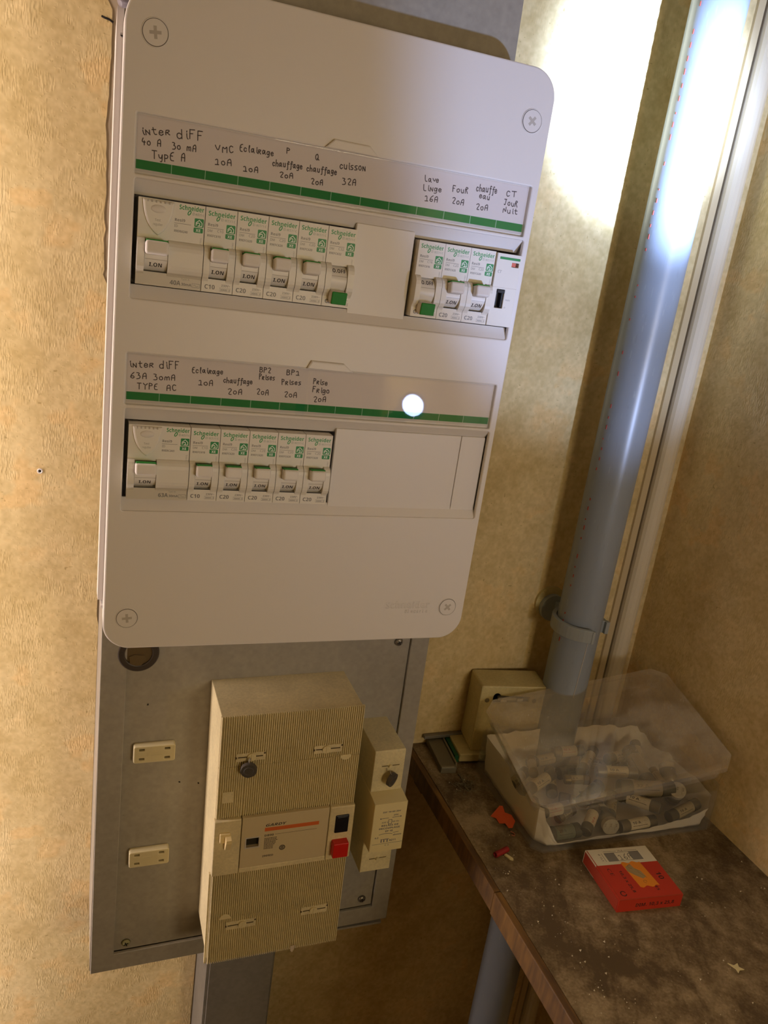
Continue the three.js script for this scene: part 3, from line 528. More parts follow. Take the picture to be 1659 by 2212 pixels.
function seal(label, p, turn) {
  const t = thing('lead_seal', label, 'seal', p, { local: true, group: 'lead seals', turn });
  const g = cyl(5.7, 5.7, 3, 14).rotateX(Math.PI / 2), q = g.attributes.position; for (let i = 0; i < q.count; i++) { const k = 1 + 0.09 * (noise(q.getX(i) + 20, q.getY(i) + 20, 64, 9) - 0.5); q.setXY(i, q.getX(i) * k, q.getY(i) * k); }
  g.computeVertexNormals(); const d = part('disc', g, M.seal, t); part('stamped_ring', new THREE.TorusGeometry(3.2, 0.3, 8, 24).translate(0, 0, 1.6), M.seal, d);
  part('wire', tube([[0, 5, -0.6], [-0.4, 7, -1.2], [0.5, 8.4, -2.4], [0.3, 6.6, -2], [0, 4.8, 0.4]], 0.35, 24, 6), M.screw, t);
}
seal('round lead seal hanging flat on the left screw of the large main breaker', [90.2, -251.2, 14], [0.1, -0.15, 0]);
seal('round lead seal hanging sideways on the narrow cream relay', [202.6, -275.6, 8], [0.15, 0.62, 0.25]);
{
  const t = thing('relay', 'narrow cream relay with blue print beside the main breaker', 'relay', [188.2, -253.6, 3], { local: true, turn: [0, 0, LEAN] });
  part('body', [boxUV(prismX([[-46, 0], [-1, 0], [0, -1], [0, -40], [-46, -40]], 0, 24.8, 0.6), 120), boxUV(prismX([[-46, -78], [-1, -78], [-1, -112], [-2, -113], [-46, -113]], 0, 25, 0.6), 120)], M.relay, t);
  const S = 30, W = 26.6, H = 46, px = (x) => (x + 0.8) * S, py = (y) => (-35.2 - y) * S;
  const nose = new THREE.MeshStandardMaterial({ roughness: 0.5, map: canvasTexture(W * S, H * S, (k, w, h) => {
    k.fillStyle = '#dccf9f'; k.fillRect(0, 0, w, h); k.fillStyle = '#1d2c5c'; k.strokeStyle = '#1d2c5c'; k.lineWidth = 0.35 * S;
    print(k, '25F 10 60 20V', px(6.2), py(-45), 14.8 * S, 1.7 * S, 'bold'); print(k, '25V', px(15.4), py(-48.3), 4 * S, 1.6 * S, 'bold');
    k.beginPath(); k.moveTo(px(5.4), py(-50)); k.lineTo(px(11.8), py(-49.9)); k.moveTo(px(14.6), py(-49.8)); k.lineTo(px(21.4), py(-49.6)); k.stroke(); k.strokeRect(px(11.9), py(-51.6), 2.6 * S, 3.8 * S); for (const [x, y] of [[5.3, -50], [21.5, -49.6]]) { k.beginPath(); k.arc(px(x), py(y), 0.5 * S, 0, 7); k.fill(); }
    k.fillStyle = '#6b6a78'; print(k, '220 V ~  50 Hz', px(6.4), py(-54.3), 14.2 * S, 1.7 * S, 'bold'); k.fillStyle = '#1d2c5c'; print(k, 'RELAIS DE', px(6.4), py(-57.4), 14.2 * S, 2 * S, 'bold'); print(k, 'DECOUPLAGE', px(4.8), py(-60), 17.2 * S, 2 * S, 'bold'); print(k, 'EP 10', px(10.2), py(-62.8), 6.2 * S, 2.2 * S, 'bold');
    k.beginPath(); k.moveTo(px(5.4), py(-64.8)); k.quadraticCurveTo(px(11), py(-63.4), px(16.4), py(-65)); k.moveTo(px(16.6), py(-64)); k.lineTo(px(21.4), py(-63.7)); k.stroke(); print(k, 'abonne', px(17), py(-66.8), 7 * S, 1.9 * S, 'bold'); print(k, '0.2', px(2.4), py(-68), 3 * S, 1.8 * S, 'bold');
    print(k, 'ITT', px(7.2), py(-72), 7 * S, 4 * S, 'bold', 'serif'); print(k, '8211', px(14.6), py(-71.6), 5.4 * S, 2.2 * S, 'bold'); k.fillRect(px(0.8), py(-73.2), 24.6 * S, 0.25 * S); print(k, 'C 2', px(11.2), py(-75.6), 3.6 * S, 1.7 * S);
  }) });
  part('nose', flatUV(prismX([[-46, -35.2], [1, -35.4], [14, -36.6], [14, -80.2], [8, -80.6], [-46, -80.6]], -0.8, 25.8, 0.5), -0.8, -81.2, W, H), nose, t, 'protruding middle with the blue printing');
  for (const y of [-13.3, -100.3]) { const s = part('screw', [bend(cyl(1.3, 1.3, 1.6, 20), Math.PI / 2).translate(13.2, y, y < -50 ? 0 : 0.9)], M.relay, t); part('driver_slot', [box(6.6, 11.4, y - 0.45, y + 0.35, 0, 0.12), box(15, 20.8, y - 0.3, y + 0.45, 0, 0.12)].map((g) => g.translate(0, 0, y < -50 ? -1 : 0)), mat(0x6e6040, 0.9), s); }
}

// ------------------------------------------------------------------ drain pipe
const PX = 408.8, PZ = -85, PR = 20.5;
{
  const t = thing('drain_pipe', 'grey plastic pipe running from top to bottom in the corner', 'pipe', [PX, -FLOOR, PZ]);
  part('tube', cyl(PR, PR, FLOOR + 1300, 72).translate(PX, (1300 - FLOOR) / 2, PZ), M.pipe, t);
  const dots = []; for (let i = 0; i < 60; i++) if (rnd() > 0.35) { const a = Math.PI * 1.06 + (rnd() - 0.5) * 0.05, y = -220 + i * 9; dots.push(box(-0.25, 0.25, 0, 1 + rnd() * 3, -0.6, 0.6).rotateY(-a).translate(PX + Math.cos(a) * PR, y, PZ - Math.sin(a) * PR)); }
  part('red_print', dots, mat(0xa03a2a, 0.7), t, 'faded red printing along the left side').userData.kind = 'stuff';
  part('paint_drip', tube([[PX - 1, -206, PZ + PR], [PX - 1.6, -225, PZ + PR], [PX - 2.4, -245, PZ + PR - 0.1], [PX - 3, -262, PZ + PR - 0.2]], 0.45, 24, 6), M.dim, t);
}
{
  const t = thing('pipe_clip', 'open grey plastic clip holding the pipe to the wall above the small cream box', 'pipe clip', [PX, -195, PZ]);
  const arc = (a0, a1, r0, r1, y0, y1) => { const p = [], q = []; for (let i = 0; i <= 22; i++) { const a = a0 + (a1 - a0) * i / 22; const g = 4.5 * Math.max(0, (a - 2.4) / 2.2) ** 1.5; p.push([PX + (r1 + g) * Math.cos(a), PZ - (r1 + g) * Math.sin(a)]); q.unshift([PX + (r0 + g) * Math.cos(a), PZ - (r0 + g) * Math.sin(a)]); } return plateY([...p, ...q], y0, y1, [], 0.4); };
  const D = Math.PI / 180;
  part('left_arm', [arc(90 * D, 262 * D, PR + 0.6, PR + 4.6, -202, -190), bend(box(-1.6, 1.6, -6, 6, -2, 2, 0.6)).translate(PX - 3, -196.4, PZ + PR + 7.2)], M.pvc, t);
  part('right_arm', [arc(-22 * D, 90 * D, PR + 0.6, PR + 4.6, -202, -190), box(-2, 2, -6, 6, -3, 2, 0.6).translate(PX + PR + 3, -196, PZ + 10)], M.pvc, t);
  part('stem', [box(PX - 7, PX + 7, -203, -189, WALL + 2, PZ - PR + 1, 0.8), cylZ(PX - 8, -196, WALL + 3, WALL + 8, 13)], M.pvc, t);
  part('wall_rose', [cylZ(PX - 9, -192, WALL, WALL + 3, 16)], M.cream, t);
}

// ------------------------------------------------------------------ shelf and the things on it
const shelfMap = dataTexture(1024, 1664, (u, v) => {                     // 256 x 416 mm from the back left corner
  const b = fbm(u, v * 1.6, 7, 4, 151), m = fbm(u, v * 1.6, 30, 3, 161), f = fbm(u, v * 1.6, 200, 2, 171), s = noise(u * 380, v * 610, 1024, 181), st = fbm(u * 1.3 + v * 0.9, v * 0.25 - u * 0.2, 26, 3, 191);
  let d = 0.55 + (b - 0.5) * 1.5 + (m - 0.5) * 0.9 + (f - 0.5) * 0.55;                    // how thick the dust lies
  for (const [x, y, rx, ry, c] of [[0.25, 0.652, 0.05, 0.022, 0.8], [0.14, 0.678, 0.035, 0.018, 0.8], [0.30, 0.622, 0.022, 0.016, 0.8], [0.33, 0.67, 0.03, 0.02, 0.5], [0.36, 0.7, 0.05, 0.02, 0.4], [0.6, 0.56, 0.025, 0.05, 0.5]]) { const q = Math.hypot((u - x) / rx, (v - y) / ry) + (m - 0.5) * 1.2; d -= c * (1 - step(0.6, 1.3, q)) * 0.5; }
  d = clamp(d - (st > 0.6 ? (st - 0.6) * 1.6 : 0), 0, 1.15);
  const w = s > 0.965 && f > 0.5 ? 60 : 0;
  return [clamp(84 + d * 62 + w), clamp(66 + d * 60 + w), clamp(38 + d * 54 + w)];
}, true, false);
{
  const t = thing('shelf', 'dusty dark shelf along the right wall with a wooden front edge', 'shelf', [395, SHELF - 8, 200]);
  const top = [[279, WALL], [SIDE, WALL], [SIDE, 700], [279, 700]];
  part('panel', flatUV(plateY(top, SHELF - 17, SHELF), 268, -125, 256, 416, 'xz'), new THREE.MeshStandardMaterial({ map: shelfMap, roughness: 0.9, bumpMap: shelfMap, bumpScale: 0.0008 }), t);
  part('front_edge', boxUV(box(273.4, 279, SHELF - 18.5, SHELF - 0.4, WALL + 2, 66.4, 0.8), 120), M.wood, t, 'rear length of wooden edging');
  part('front_edge', boxUV(box(272.8, 279, SHELF - 19.4, SHELF + 0.2, 67, 700, 1), 120), M.wood, t, 'front length of wooden edging');
  part('added_shade_board', boxUV(box(500, SIDE, -700, SHELF - 17.2, -60, 700), 120), mat(0x2c1f12, 0.9), t);  // added dark board, stands for the shade on the wall under the shelf
  part('bearer', boxUV(box(290, SIDE, SHELF - 45, SHELF - 17, WALL, WALL + 18), 120), M.panelWood, t);
}
{
  const t = thing('cover_plate', 'thick cream plate with a green stripe lying under the small cream box', 'plate', [350, SHELF, -110]);
  const g = (a) => a.translate(-313.5, 0, 88).rotateY(-0.1).translate(313.5, 0, -88);
  part('plate', g(box(313.5, 392, SHELF + 1.6, SHELF + 9.8, -122, -88, 1.2)), M.cream, t);
  part('green_board', g(box(309.6, 314.2, SHELF, SHELF + 7, -121, -90)), mat(0x1d5a36, 0.45), t, 'green circuit board edge');
}
{
  const t = thing('metal_channel', 'small dull metal channel lying beside the cream plate at the back of the shelf', 'metal piece', [300, SHELF, -102], { local: true, turn: [0, -0.1, 0] });
  part('channel', [box(-7.6, 7.4, 0, 6.2, -26, 27, 0.8)], mat(0x77705a, 0.5, { metalness: 0.35 }), t);
  part('lip', [box(7.6, 9.4, 0, 7.6, -24, 22, 0.5), box(-7.4, 5, 5.4, 6.8, 24.5, 26.8, 0.3)], mat(0x878068, 0.45, { metalness: 0.35 }), t);
}
{
  const t = thing('metal_rod', 'thin grey bar lying against the wall behind the metal channel', 'metal piece', [318, SHELF + 8, -122], { local: true });
  t.position.copy(at(316, SHELF + 9.5, -121.5)); t.rotation.set(0, 0.0, 0.02);
  part('bar', [box(-26, 26, -1.6, 1.6, -2.4, 2.4, 0.5)], mat(0x7d786c, 0.5, { metalness: 0.3 }), t);
}
{
  const t = thing('cream_box', 'small cream plastic box with a dark slot standing at the back of the shelf', 'box', [325.6, SHELF + 9.8, -92.4], { local: true, turn: [0, -0.135, 0] });
  const slot = new THREE.Path(); slot.moveTo(13, 51); slot.lineTo(13, 57); slot.quadraticCurveTo(13.6, 61.4, 16.4, 61.4); slot.quadraticCurveTo(19, 61.2, 20.4, 58.8); slot.lineTo(48.5, 58); slot.lineTo(48.5, 52.6); slot.closePath();
  part('front', boxUV(plateZ(rrect(0, 65.5, 0, 69, 2), -3, 0, 1, [slot]), 120), M.cream, t);
  part('shell', boxUV(plateZ(rrect(0, 65.5, 0, 69, 2), -31, -2.2, 0, [rrect(2, 63.5, 2, 67, 1.2, THREE.Path)]), 120), M.cream, t);
  part('inner_plate', box(2, 63.5, 2, 67, -14, -12), M.dark, t);
  part('terminal', [box(20, 44, 52, 55, -8, -4, 0.4), box(22, 28, 51, 54, -5, -2.4, 0.4), box(38, 44, 52, 55, -5, -2.4, 0.4)], mat(0xb6b0a2, 0.4), t);
  for (const x of [7.2, 54]) part('dimple', cylZ(x, 54.4, -0.2, 0.35, 2.2, 20), mat(0x7a6f52, 0.6), t);
}
// the clear box, its lid, its paper and its fuses
const BX = { x0: 325, x1: 508, z0: -83, z1: 36, y0: SHELF, y1: SHELF + 41 };
const octagon = (x0, x1, z0, z1, c) => [[x0, z1 - c], [x0 + c, z1], [x1 - c, z1], [x1, z1 - c], [x1, z0 + c], [x1 - c, z0], [x0 + c, z0], [x0, z0 + c]];
{
  const t = thing('clear_box', 'clear plastic box with cut corners full of old fuses on the shelf', 'box', [416, SHELF, -23]);
  const o = octagon(BX.x0, BX.x1, BX.z0, BX.z1, 8), i = octagon(BX.x0 + 1.1, BX.x1 - 1.1, BX.z0 + 1.1, BX.z1 - 1.1, 7.6);
  part('walls', plateY(o, BX.y0, BX.y1, [i], 0.25), M.clearBox, t);
  part('base', plateY(i, BX.y0, BX.y0 + 1.2), M.clearBox, t);
  // the lid lies loose and tilted on the fuses
  const l = new THREE.Group(), v = new THREE.Vector3(0.216, -0.051, 0.198); l.name = 'lid'; l.userData.label = 'dusty clear lid lying tilted on the fuses'; base.set(l, [0, 0, 0]); t.add(l);
  l.position.copy(at(410.9, -267.8, -17.4)).sub(t.position); l.quaternion.setFromAxisAngle(v.clone().normalize(), v.length());
  const o2 = octagon(-92, 92, -61, 61, 11), i2 = octagon(-90.8, 90.8, -59.8, 59.8, 10.6), p = octagon(-88, 88, -57, 57, 10), q = octagon(-86.8, 86.8, -55.8, 55.8, 9.6);
  part('top', flatUV(plateY(o2, -1.2, 0, [], 0.35), -92, -61, 184, 122, 'xz'), M.lid, l);
  part('rim', plateY(o2, -6, -1.25, [i2], 0.25), M.lidSide, l);
  part('skirt', plateY(p, -17, -1.25, [q], 0.25), M.lidSide, l);
}
{
  const t = thing('paper_lining', 'crumpled white paper lining the clear box under the fuses', 'paper', [416, SHELF, -23]);
  const N = 150, K = 14, pos = [], idx = [], per = octagon(BX.x0 + 2.2, BX.x1 - 2.2, BX.z0 + 2.4, BX.z1 - 2.2, 8), pts = [];
  const L = []; let total = 0; for (let i = 0; i < 8; i++) { const a = per[i], b = per[(i + 1) % 8]; L.push(Math.hypot(b[0] - a[0], b[1] - a[1])); total += L[i]; }
  const high = (x, z, s) => { const n = noise(s * 0.045, 3, 512, 7), f = noise(s * 0.16, 9, 512, 8); if (x < BX.x0 + 6) return z > -24 && z < 6 ? 24 - 8 * Math.sin((z + 24) / 30 * Math.PI) + 9 * n : 33 + 5 * n; if (z > BX.z1 - 7) return x < 345 ? 33 - (x - 328) * 1.7 : x < 440 ? 3 + 3 * n : 3 + (x - 440) * 0.22 + 4 * n; if (x > BX.x1 - 6) return 20 - (z > 10 ? (z - 10) * 0.2 : 0) + 8 * n + 3 * f; return 26 + 7 * n + 4 * f; };
  for (let i = 0; i <= N; i++) {
    let s = (i % N) / N * total, e = 0; const s0 = s; while (s > L[e]) { s -= L[e]; e++; }
    const a = per[e], b = per[(e + 1) % 8], x = a[0] + (b[0] - a[0]) * s / L[e], z = a[1] + (b[1] - a[1]) * s / L[e], h = high(x, z, s0);
    for (let j = 0; j <= K; j++) {
      const cx = 416.5, cz = -23.5, w = j / K, in_ = w < 0.5 ? 0.1 + w * 1.72 : 0.96 + (w - 0.5) * 0.07, y = w < 0.5 ? 0 : (w - 0.5) * 2 * h, c = (noise(x * 0.11 + j * 0.7, z * 0.11 + 40, 256, 12) - 0.5) * (w < 0.5 ? 1.2 : 2.6);
      pos.push(cx + (x - cx) * Math.min(0.997, in_ - Math.abs(c) * 0.008), SHELF + 1.9 + y + Math.max(0, c) * 0.5, cz + (z - cz) * Math.min(0.997, in_ - Math.abs(c) * 0.012));
    }
  }
  for (let i = 0; i < N; i++) for (let j = 0; j < K; j++) { const a = i * (K + 1) + j, b = a + K + 1; idx.push(a, b, a + 1, b, b + 1, a + 1); }
  const g = new THREE.BufferGeometry(); g.setAttribute('position', new THREE.Float32BufferAttribute(pos, 3)); g.setIndex(idx); g.computeVertexNormals();
  g.setAttribute('uv', new THREE.Float32BufferAttribute(new Float32Array(pos.length / 3 * 2), 2));
  part('sheet', g, M.tissue, t);
}
const FUSES = 'loose old fuses in the clear box', capM = { steel: mat(0x78725f, 0.42, { metalness: 0.75 }), dull: mat(0x5f5a48, 0.6, { metalness: 0.5 }), brass: mat(0x8b7a4e, 0.45, { metalness: 0.7 }) };
const bodyTex = (base, ink, word) => new THREE.MeshStandardMaterial({ roughness: 0.6, map: canvasTexture(256, 256, (k, w, h) => { k.fillStyle = base; k.fillRect(0, 0, w, h); k.fillStyle = ink; for (let i = 0; i < 3; i++) { k.save(); k.translate(30 + i * 86, 70); k.rotate(Math.PI / 2); print(k, word, 0, 0, 62, 24, 'bold'); k.fillRect(0, 12, 110, 3); for (let j = 0; j < 60; j++) { k.globalAlpha = 0.12; k.fillRect(rnd() * 220 - 60, rnd() * 90 - 40, 1 + rnd() * 14, 1 + rnd() * 6); } k.globalAlpha = 1; k.restore(); } }) });
const fuseKinds = {
  white: [5.15, 38, 9, bodyTex('#cbbf9f', '#3a342c', '10 A'), capM.steel], buff: [5.15, 38, 9, bodyTex('#ab9c74', '#4a4030', '16 A'), capM.dull], green: [6, 32, 7, bodyTex('#6c6e55', '#3d3f30', '20 A'), capM.dull], red: [5.15, 31, 8, bodyTex('#c2b594', '#a83a28', '10 A'), capM.steel],
  short: [4.25, 23, 6, bodyTex('#b0a27c', '#5a4c38', '6 A'), capM.brass], fat: [7, 50, 12, bodyTex('#8f8264', '#40382c', '32 A'), capM.dull], dome: [7.4, 26, 15, bodyTex('#b0a78f', '#5b5344', '25'), capM.steel],
};
const fuseMakes = {};
function cartridge(kind, label, x, y, z, yaw, pitch = 0) {
  const [r, len, cap, bodyM, cm] = fuseKinds[kind], turn = [0, yaw, pitch];
  if (fuseMakes[kind]) return copy(fuseMakes[kind], [x, SHELF + y, z], label, turn);
  const t = fuseMakes[kind] = thing('cartridge_fuse', label, 'fuse', [x, SHELF + y, z], { local: true, group: FUSES, turn });
  part('tube', cyl(r - 0.25, r - 0.25, len - 2, 28).rotateZ(Math.PI / 2), bodyM, t);
  const lathe = kind === 'dome' ? [[0, 9.5], [3, 9.2], [6, 7], [r, 3], [r, -5.5], [0, -5.5]] : [[0, cap], [r - 0.8, cap], [r, cap - 0.7], [r, 0.5], [r - 0.2, 0], [0, 0]];
  for (const s of [-1, 1]) part('end_cap', new THREE.LatheGeometry(lathe.map((q) => new THREE.Vector2(...q)).reverse(), 28).rotateZ(-Math.PI / 2).translate(len / 2 - cap, 0, 0).rotateY(s > 0 ? 0 : Math.PI), cm, t);
}
cartridge('green', 'thick green-grey fuse lying at the front left corner of the clear box', 356, 9, 25.5, 0.03);
cartridge('white', 'white-labelled fuse lying flat at the front middle of the clear box', 430, 8.4, 26.5, 0.05);
cartridge('buff', 'buff fuse at the front right corner of the clear box, leaning on the paper', 479, 14, 24, 0.22, 0.1);
cartridge('red', 'pale fuse with red print between the green one and the domed one', 384, 15, 22, 0.75, 0.2);
cartridge('dome', 'domed metal fuse facing the front of the clear box', 402, 11, 19, 1.35, -0.12);
cartridge('white', 'white-labelled fuse leaning against the front white one, under the tilted lid', 439, 19.5, 13, -0.95, 0.15);
cartridge('fat', 'thickest dark fuse lying behind the buff one at the right of the clear box', 449, 27, 6, -0.28, 0.06);
cartridge('dome', 'domed metal fuse standing on end beside the thickest fuse on the right', 477, 22, 12, 1.0, -0.9);
cartridge('red', 'pale fuse with red print under the front left corner of the lid', 352, 21, 12, 0.12);
cartridge('white', 'white fuse with dark bands under the left half of the lid', 360, 21, -24, 0.42, 0.08);
cartridge('buff', 'buff fuse at the back left of the clear box below the cream box', 387, 16, -61, 0.16);
cartridge('white', 'white fuse under the middle of the lid', 437, 26, -21, -0.26, 0.04);
cartridge('fat', 'long thick fuse pointing forward under the right half of the lid', 465, 25, -24, 1.38, 0.1);
cartridge('short', 'short fuse pointing forward beside the long thick one on its right', 478, 21, -12, 1.5, 0.15);
cartridge('dome', 'domed metal fuse facing up at the right edge of the clear box', 491, 20, -13, 1.3, 0.6);
const more = 'old fuse half buried in the pile inside the clear box';
for (const [k, x, y, z, a, p] of [['buff', 345, 8, 0, 1.2, 0], ['short', 372, 8, 4, 0.4, 0], ['white', 395, 8, -8, -0.5, 0], ['buff', 420, 8, 2, 0.9, 0], ['green', 452, 9, -12, 0.2, 0], ['white', 478, 9, -32, -0.6, 0], ['buff', 350, 9, -45, 0.6, 0], ['white', 382, 9, -38, 1.1, 0], ['green', 412, 9, -50, 0.1, 0], ['buff', 446, 9, -55, -0.4, 0], ['short', 478, 9, -58, 0.8, 0], ['white', 425, 20, -48, 0.7, 0.12], ['buff', 462, 20, -50, 0.3, -0.1], ['short', 400, 18, -26, -0.3, 0.1], ['red', 412, 22, -62, -0.1, 0.05], ['green', 398, 21, -2, 0.5, 0.1], ['short', 366, 20, -48, 1.2, 0.1], ['buff', 482, 20, -48, 1.1, 0.1]]) cartridge(k, more, x, y, z, a, p);

// ------------------------------------------------------------------ carton and litter
{
  const t = thing('fuse_carton', 'small red and white fuse carton with orange price sticker before the clear box', 'box', [357.4, SHELF, 103.2], { local: true, turn: [0, -0.075, 0] });
  const S = 16, W = 55.5, D = 53, H = 11, RED = '#b93016', INK = '#33110c', PALE = '#d9d0b4';
  const face = (w, h, draw) => new THREE.MeshStandardMaterial({ roughness: 0.6, map: canvasTexture(Math.round(w * S), Math.round(h * S), (k, a, b) => { draw(k, a, b); }) });
  const spin = (k, s, x, y, w, size, a, style = 'bold') => { k.save(); k.translate(x * S, y * S); k.rotate(a); print(k, s, 0, 0, w * S, size * S, style); k.restore(); };
  const top = face(W, D, (k, w, h) => {
    k.fillStyle = RED; k.fillRect(0, 0, w, h); k.fillStyle = PALE; k.fillRect(0, 0, w, 17.5 * S);
    k.fillStyle = '#7f7a70'; k.fillRect(14 * S, 5 * S, 9 * S, 9 * S); k.fillRect(36 * S, 5 * S, 9 * S, 9 * S); k.strokeStyle = '#4a443c'; k.lineWidth = 0.3 * S; k.strokeRect(14 * S, 5 * S, 31 * S, 9 * S);
    k.beginPath(); k.moveTo(14 * S, 3.4 * S); k.lineTo(26 * S, 3.4 * S); k.moveTo(33 * S, 3.4 * S); k.lineTo(45 * S, 3.4 * S); k.moveTo(11.6 * S, 5 * S); k.lineTo(11.6 * S, 14 * S); k.stroke();
    k.fillStyle = INK; print(k, '25,8', 27 * S, 4.1 * S, 5 * S, 2 * S); spin(k, 'Ø 10,3', 8.4, 5.2, 8, 2.2, Math.PI / 2, ''); k.strokeStyle = '#4d4740'; handwrite(k, '16A', 25 * S, 12.8 * S, 37 * S, 12.4 * S, 5.6 * S, 0.5 * S);
    k.fillStyle = INK; spin(k, 'CE', 7, 21, 8.5, 4, Math.PI / 2 * 0.96, ''); spin(k, '10,3 x 25,8', 16, 24, 23, 3.4, Math.PI / 2); spin(k, 'CARTOUCHES', 37, 20, 27, 3.2, Math.PI / 2); spin(k, '10', 46, 28.5, 8, 6, Math.PI / 2);
    k.strokeStyle = INK; k.lineWidth = 0.8 * S; k.beginPath(); k.arc(7 * S, 47 * S, 2.2 * S, 0.4, 5.8); k.stroke();
    k.strokeStyle = '#d8a183'; k.lineWidth = 0.5 * S; for (let i = 0; i < 14; i++) { const x = rnd() * W; k.beginPath(); k.moveTo(x * S, h - 2); k.lineTo((x + rnd() * 4) * S, h - rnd() * 6); k.stroke(); }
  });
  const front = face(W, H, (k, w, h) => { k.fillStyle = RED; k.fillRect(0, 0, w, h); k.fillStyle = INK; print(k, 'DIM. 10,3 x 25,8', 15 * S, 7.6 * S, 34 * S, 4.2 * S, 'bold'); });
  const left = face(D, H, (k, w, h) => { k.fillStyle = RED; k.fillRect(0, 0, w, h); k.fillStyle = PALE; k.fillRect(0, 0, 18 * S, h); k.fillStyle = INK; spin(k, '25,8', 16.5, 3.2, 9, 5, Math.PI); spin(k, 'Ø 10,3', 44, 3.6, 14, 4, Math.PI); });
  const plain = face(D, H, (k, w, h) => { k.fillStyle = RED; k.fillRect(0, 0, w, h); k.fillStyle = PALE; k.fillRect(w - 18 * S, 0, 18 * S, h); }), bare = mat(0xc9bd9d, 0.8);
  const g = new THREE.BoxGeometry(W, H, D).translate(W / 2, H / 2, -D / 2).scale(0.001, 0.001, 0.001), o = new THREE.Mesh(g, [plain, left, top, bare, front, bare]); o.name = 'carton'; o.castShadow = o.receiveShadow = true; base.set(o, [0, 0, 0]); t.add(o);
  part('tuck_flap', [box(-0.25, 0.1, 0.6, 10.2, -D + 1, -1), box(0.7, 1.2, H - 0.05, H + 0.25, -D + 1, -1.5), box(0.5, W - 0.5, H - 0.3, H + 0.15, -0.6, 0.12)], mat(0xa8381c, 0.7), t);
  const pts = []; for (let i = 0; i < 64; i++) { const q = i / 64 * 2 * Math.PI, c = Math.cos(q), s = Math.sin(q), r = 1 / Math.max(Math.abs(c) / 8.4, Math.abs(s) / 12.8), wave = Math.abs(s) / 12.8 > Math.abs(c) / 8.4 ? 0.9 * Math.sin(c * r * 0.75) : 0; pts.push([31.4 + c * r, -32 - s * (r + wave) * 1]); }
  part('price_sticker', flatUV(plateY(pts.map(([x, y]) => [x, y + 8.5]).map(([x, z]) => [x + (z + 30) * 0.09, z]), H + 0.02, H + 0.3), 20, -39, 22, 28, 'xz'), new THREE.MeshStandardMaterial({ roughness: 0.75, map: canvasTexture(352, 448, (k, w, h) => {
    k.fillStyle = '#e0861c'; k.fillRect(0, 0, w, h); k.fillStyle = '#a2895a'; k.beginPath(); k.moveTo(60, 330); k.lineTo(150, 380); k.lineTo(170, 300); k.lineTo(230, 250); k.lineTo(250, 150); k.lineTo(190, 120); k.lineTo(110, 190); k.lineTo(50, 260); k.fill();
    k.strokeStyle = '#8a5a20'; k.lineWidth = 5; k.beginPath(); k.arc(130, 330, 30, 1, 5); k.moveTo(180, 240); k.lineTo(250, 130); k.moveTo(170, 290); k.lineTo(200, 250); k.moveTo(200, 80); k.arc(190, 70, 22, 0, 5); k.stroke();
  }) }), t, 'torn orange price sticker');
}
{
  const t = thing('orange_scrap', 'torn orange scrap of plastic leaning on the left side of the clear box', 'scrap', [314, SHELF, 0]);
  const g = plateZ([[0, 0], [5, 1.5], [10, -0.5], [14, 2.5], [19, 1], [21.5, 3], [20, 9], [14, 11.5], [8, 10], [3, 13.5], [0.5, 12]], 0, 0.6, 0.15);
  part('scrap', g.rotateX(-0.95).rotateY(-1.15).translate(309.5, SHELF + 0.6, -12.5), mat(0xc04a12, 0.55), t);
  part('tail', tube([[318, SHELF + 1, 8], [320, SHELF + 0.8, 11], [318.6, SHELF + 0.8, 13.5], [316.8, SHELF + 0.9, 12]], 0.5, 20, 6), mat(0x9a5a3a, 0.7), t);
}
{
  const t = thing('red_sleeve', 'short red wire sleeve lying near the shelf edge', 'sleeve', [297.5, SHELF + 2.3, 30.5], { local: true, turn: [0, 0.33, 0] });
  const tubeG = new THREE.LatheGeometry([[1.3, -7], [2.3, -7], [2.3, 7], [1.3, 7], [1.3, -7]].map((p) => new THREE.Vector2(...p)), 24).rotateZ(Math.PI / 2); part('sleeve', tubeG, mat(0x8a1414, 0.5), t);
}
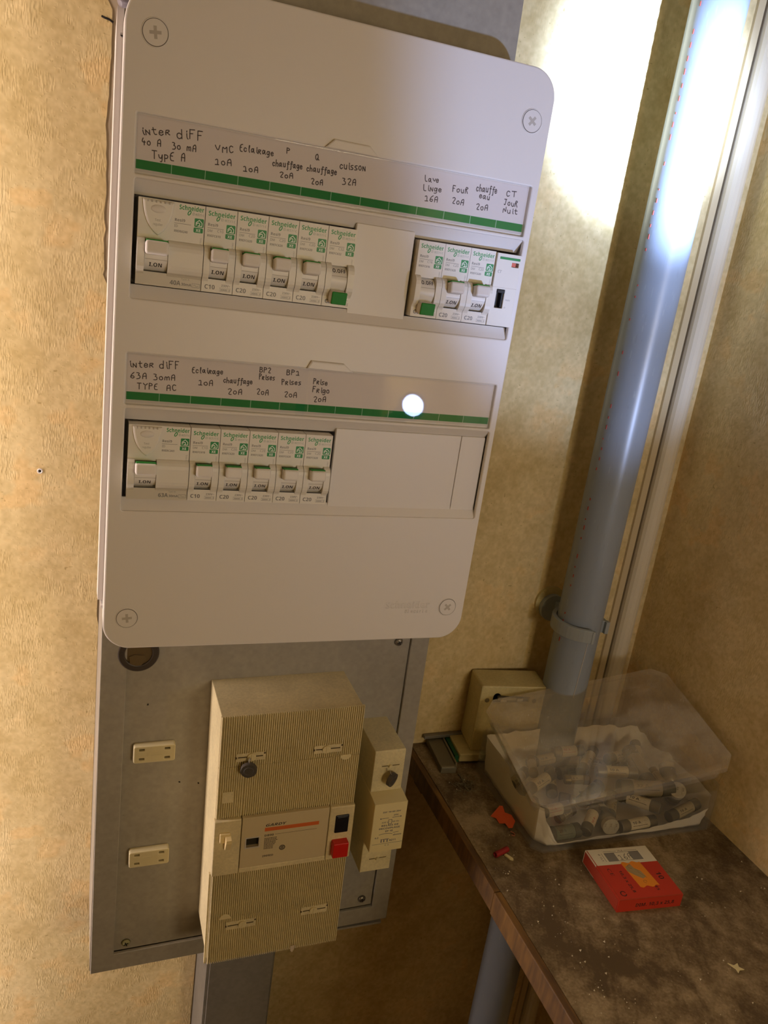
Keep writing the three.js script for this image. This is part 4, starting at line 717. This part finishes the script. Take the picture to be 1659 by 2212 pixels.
{ const t = thing('cream_chip', 'cream plastic chip touching the red wire sleeve', 'scrap', [301.5, SHELF, 36]); part('chip', plateY([[299.4, 32.5], [301.4, 32], [304.6, 37.6], [304, 39.4], [301.6, 38]], SHELF, SHELF + 1.6, [], 0.3), mat(0xcdbf8c, 0.6), t); }
{
  const t = thing('paper_flake', 'jagged cream paper flake lying alone on the right part of the shelf', 'scrap', [414, SHELF, 166]);
  part('flake', plateY([[411, 161], [414.2, 163.6], [418.4, 162.6], [417, 165.6], [419.4, 168.4], [415.6, 168], [412.8, 169.8], [413.4, 166.6]], SHELF, SHELF + 0.8, [], 0.2), mat(0xd3c48f, 0.8), t);
}
{
  const t = thing('fluff', 'grey clump of fluff and thread on the shelf before the cream plate', 'fluff', [306, SHELF, -52]), list = [];
  for (let i = 0; i < 22; i++) { let p = [306 + (rnd() - 0.5) * 12, SHELF + 0.8, -55 + (rnd() - 0.5) * 14]; const c = [p]; for (let j = 0; j < 4; j++) { p = [p[0] + (rnd() - 0.5) * 9, SHELF + 0.7 + rnd() * 2.6, p[2] + (rnd() - 0.5) * 9]; c.push(p); } list.push(tube(c, 0.14 + rnd() * 0.16, 18, 5)); }
  list.push(tube([[306, SHELF + 1, -72], [306.5, SHELF + 1.2, -64], [304, SHELF + 1.4, -56], [305, SHELF + 1, -48]], 0.7, 24, 6));
  part('threads', list, mat(0x6e6449, 1), t); t.userData.kind = 'stuff'; delete t.userData.category;
}
{
  const t = thing('crumbs', 'pale crumbs and grit scattered over the dusty shelf', 'grit', [395, SHELF, 60]); t.userData.kind = 'stuff'; delete t.userData.category; const list = [];
  for (let i = 0; i < 260; i++) { const x = 282 + rnd() * 222, z = -110 + rnd() * 320; if (x > 322 && z < 40) continue; const s = 0.25 + rnd() * rnd() * 0.9, a = 278 + rnd() * 50; list.push(new THREE.TetrahedronGeometry(s * 1.1, 0).rotateX(rnd() * 6).rotateY(rnd() * 6).translate(i % 3 ? x : Math.min(x, a + 6), SHELF + s * 0.4, z)); }
  part('grit', list, mat(0xc9bd9c, 0.9), t);
}
renderer.render(scene, camera);
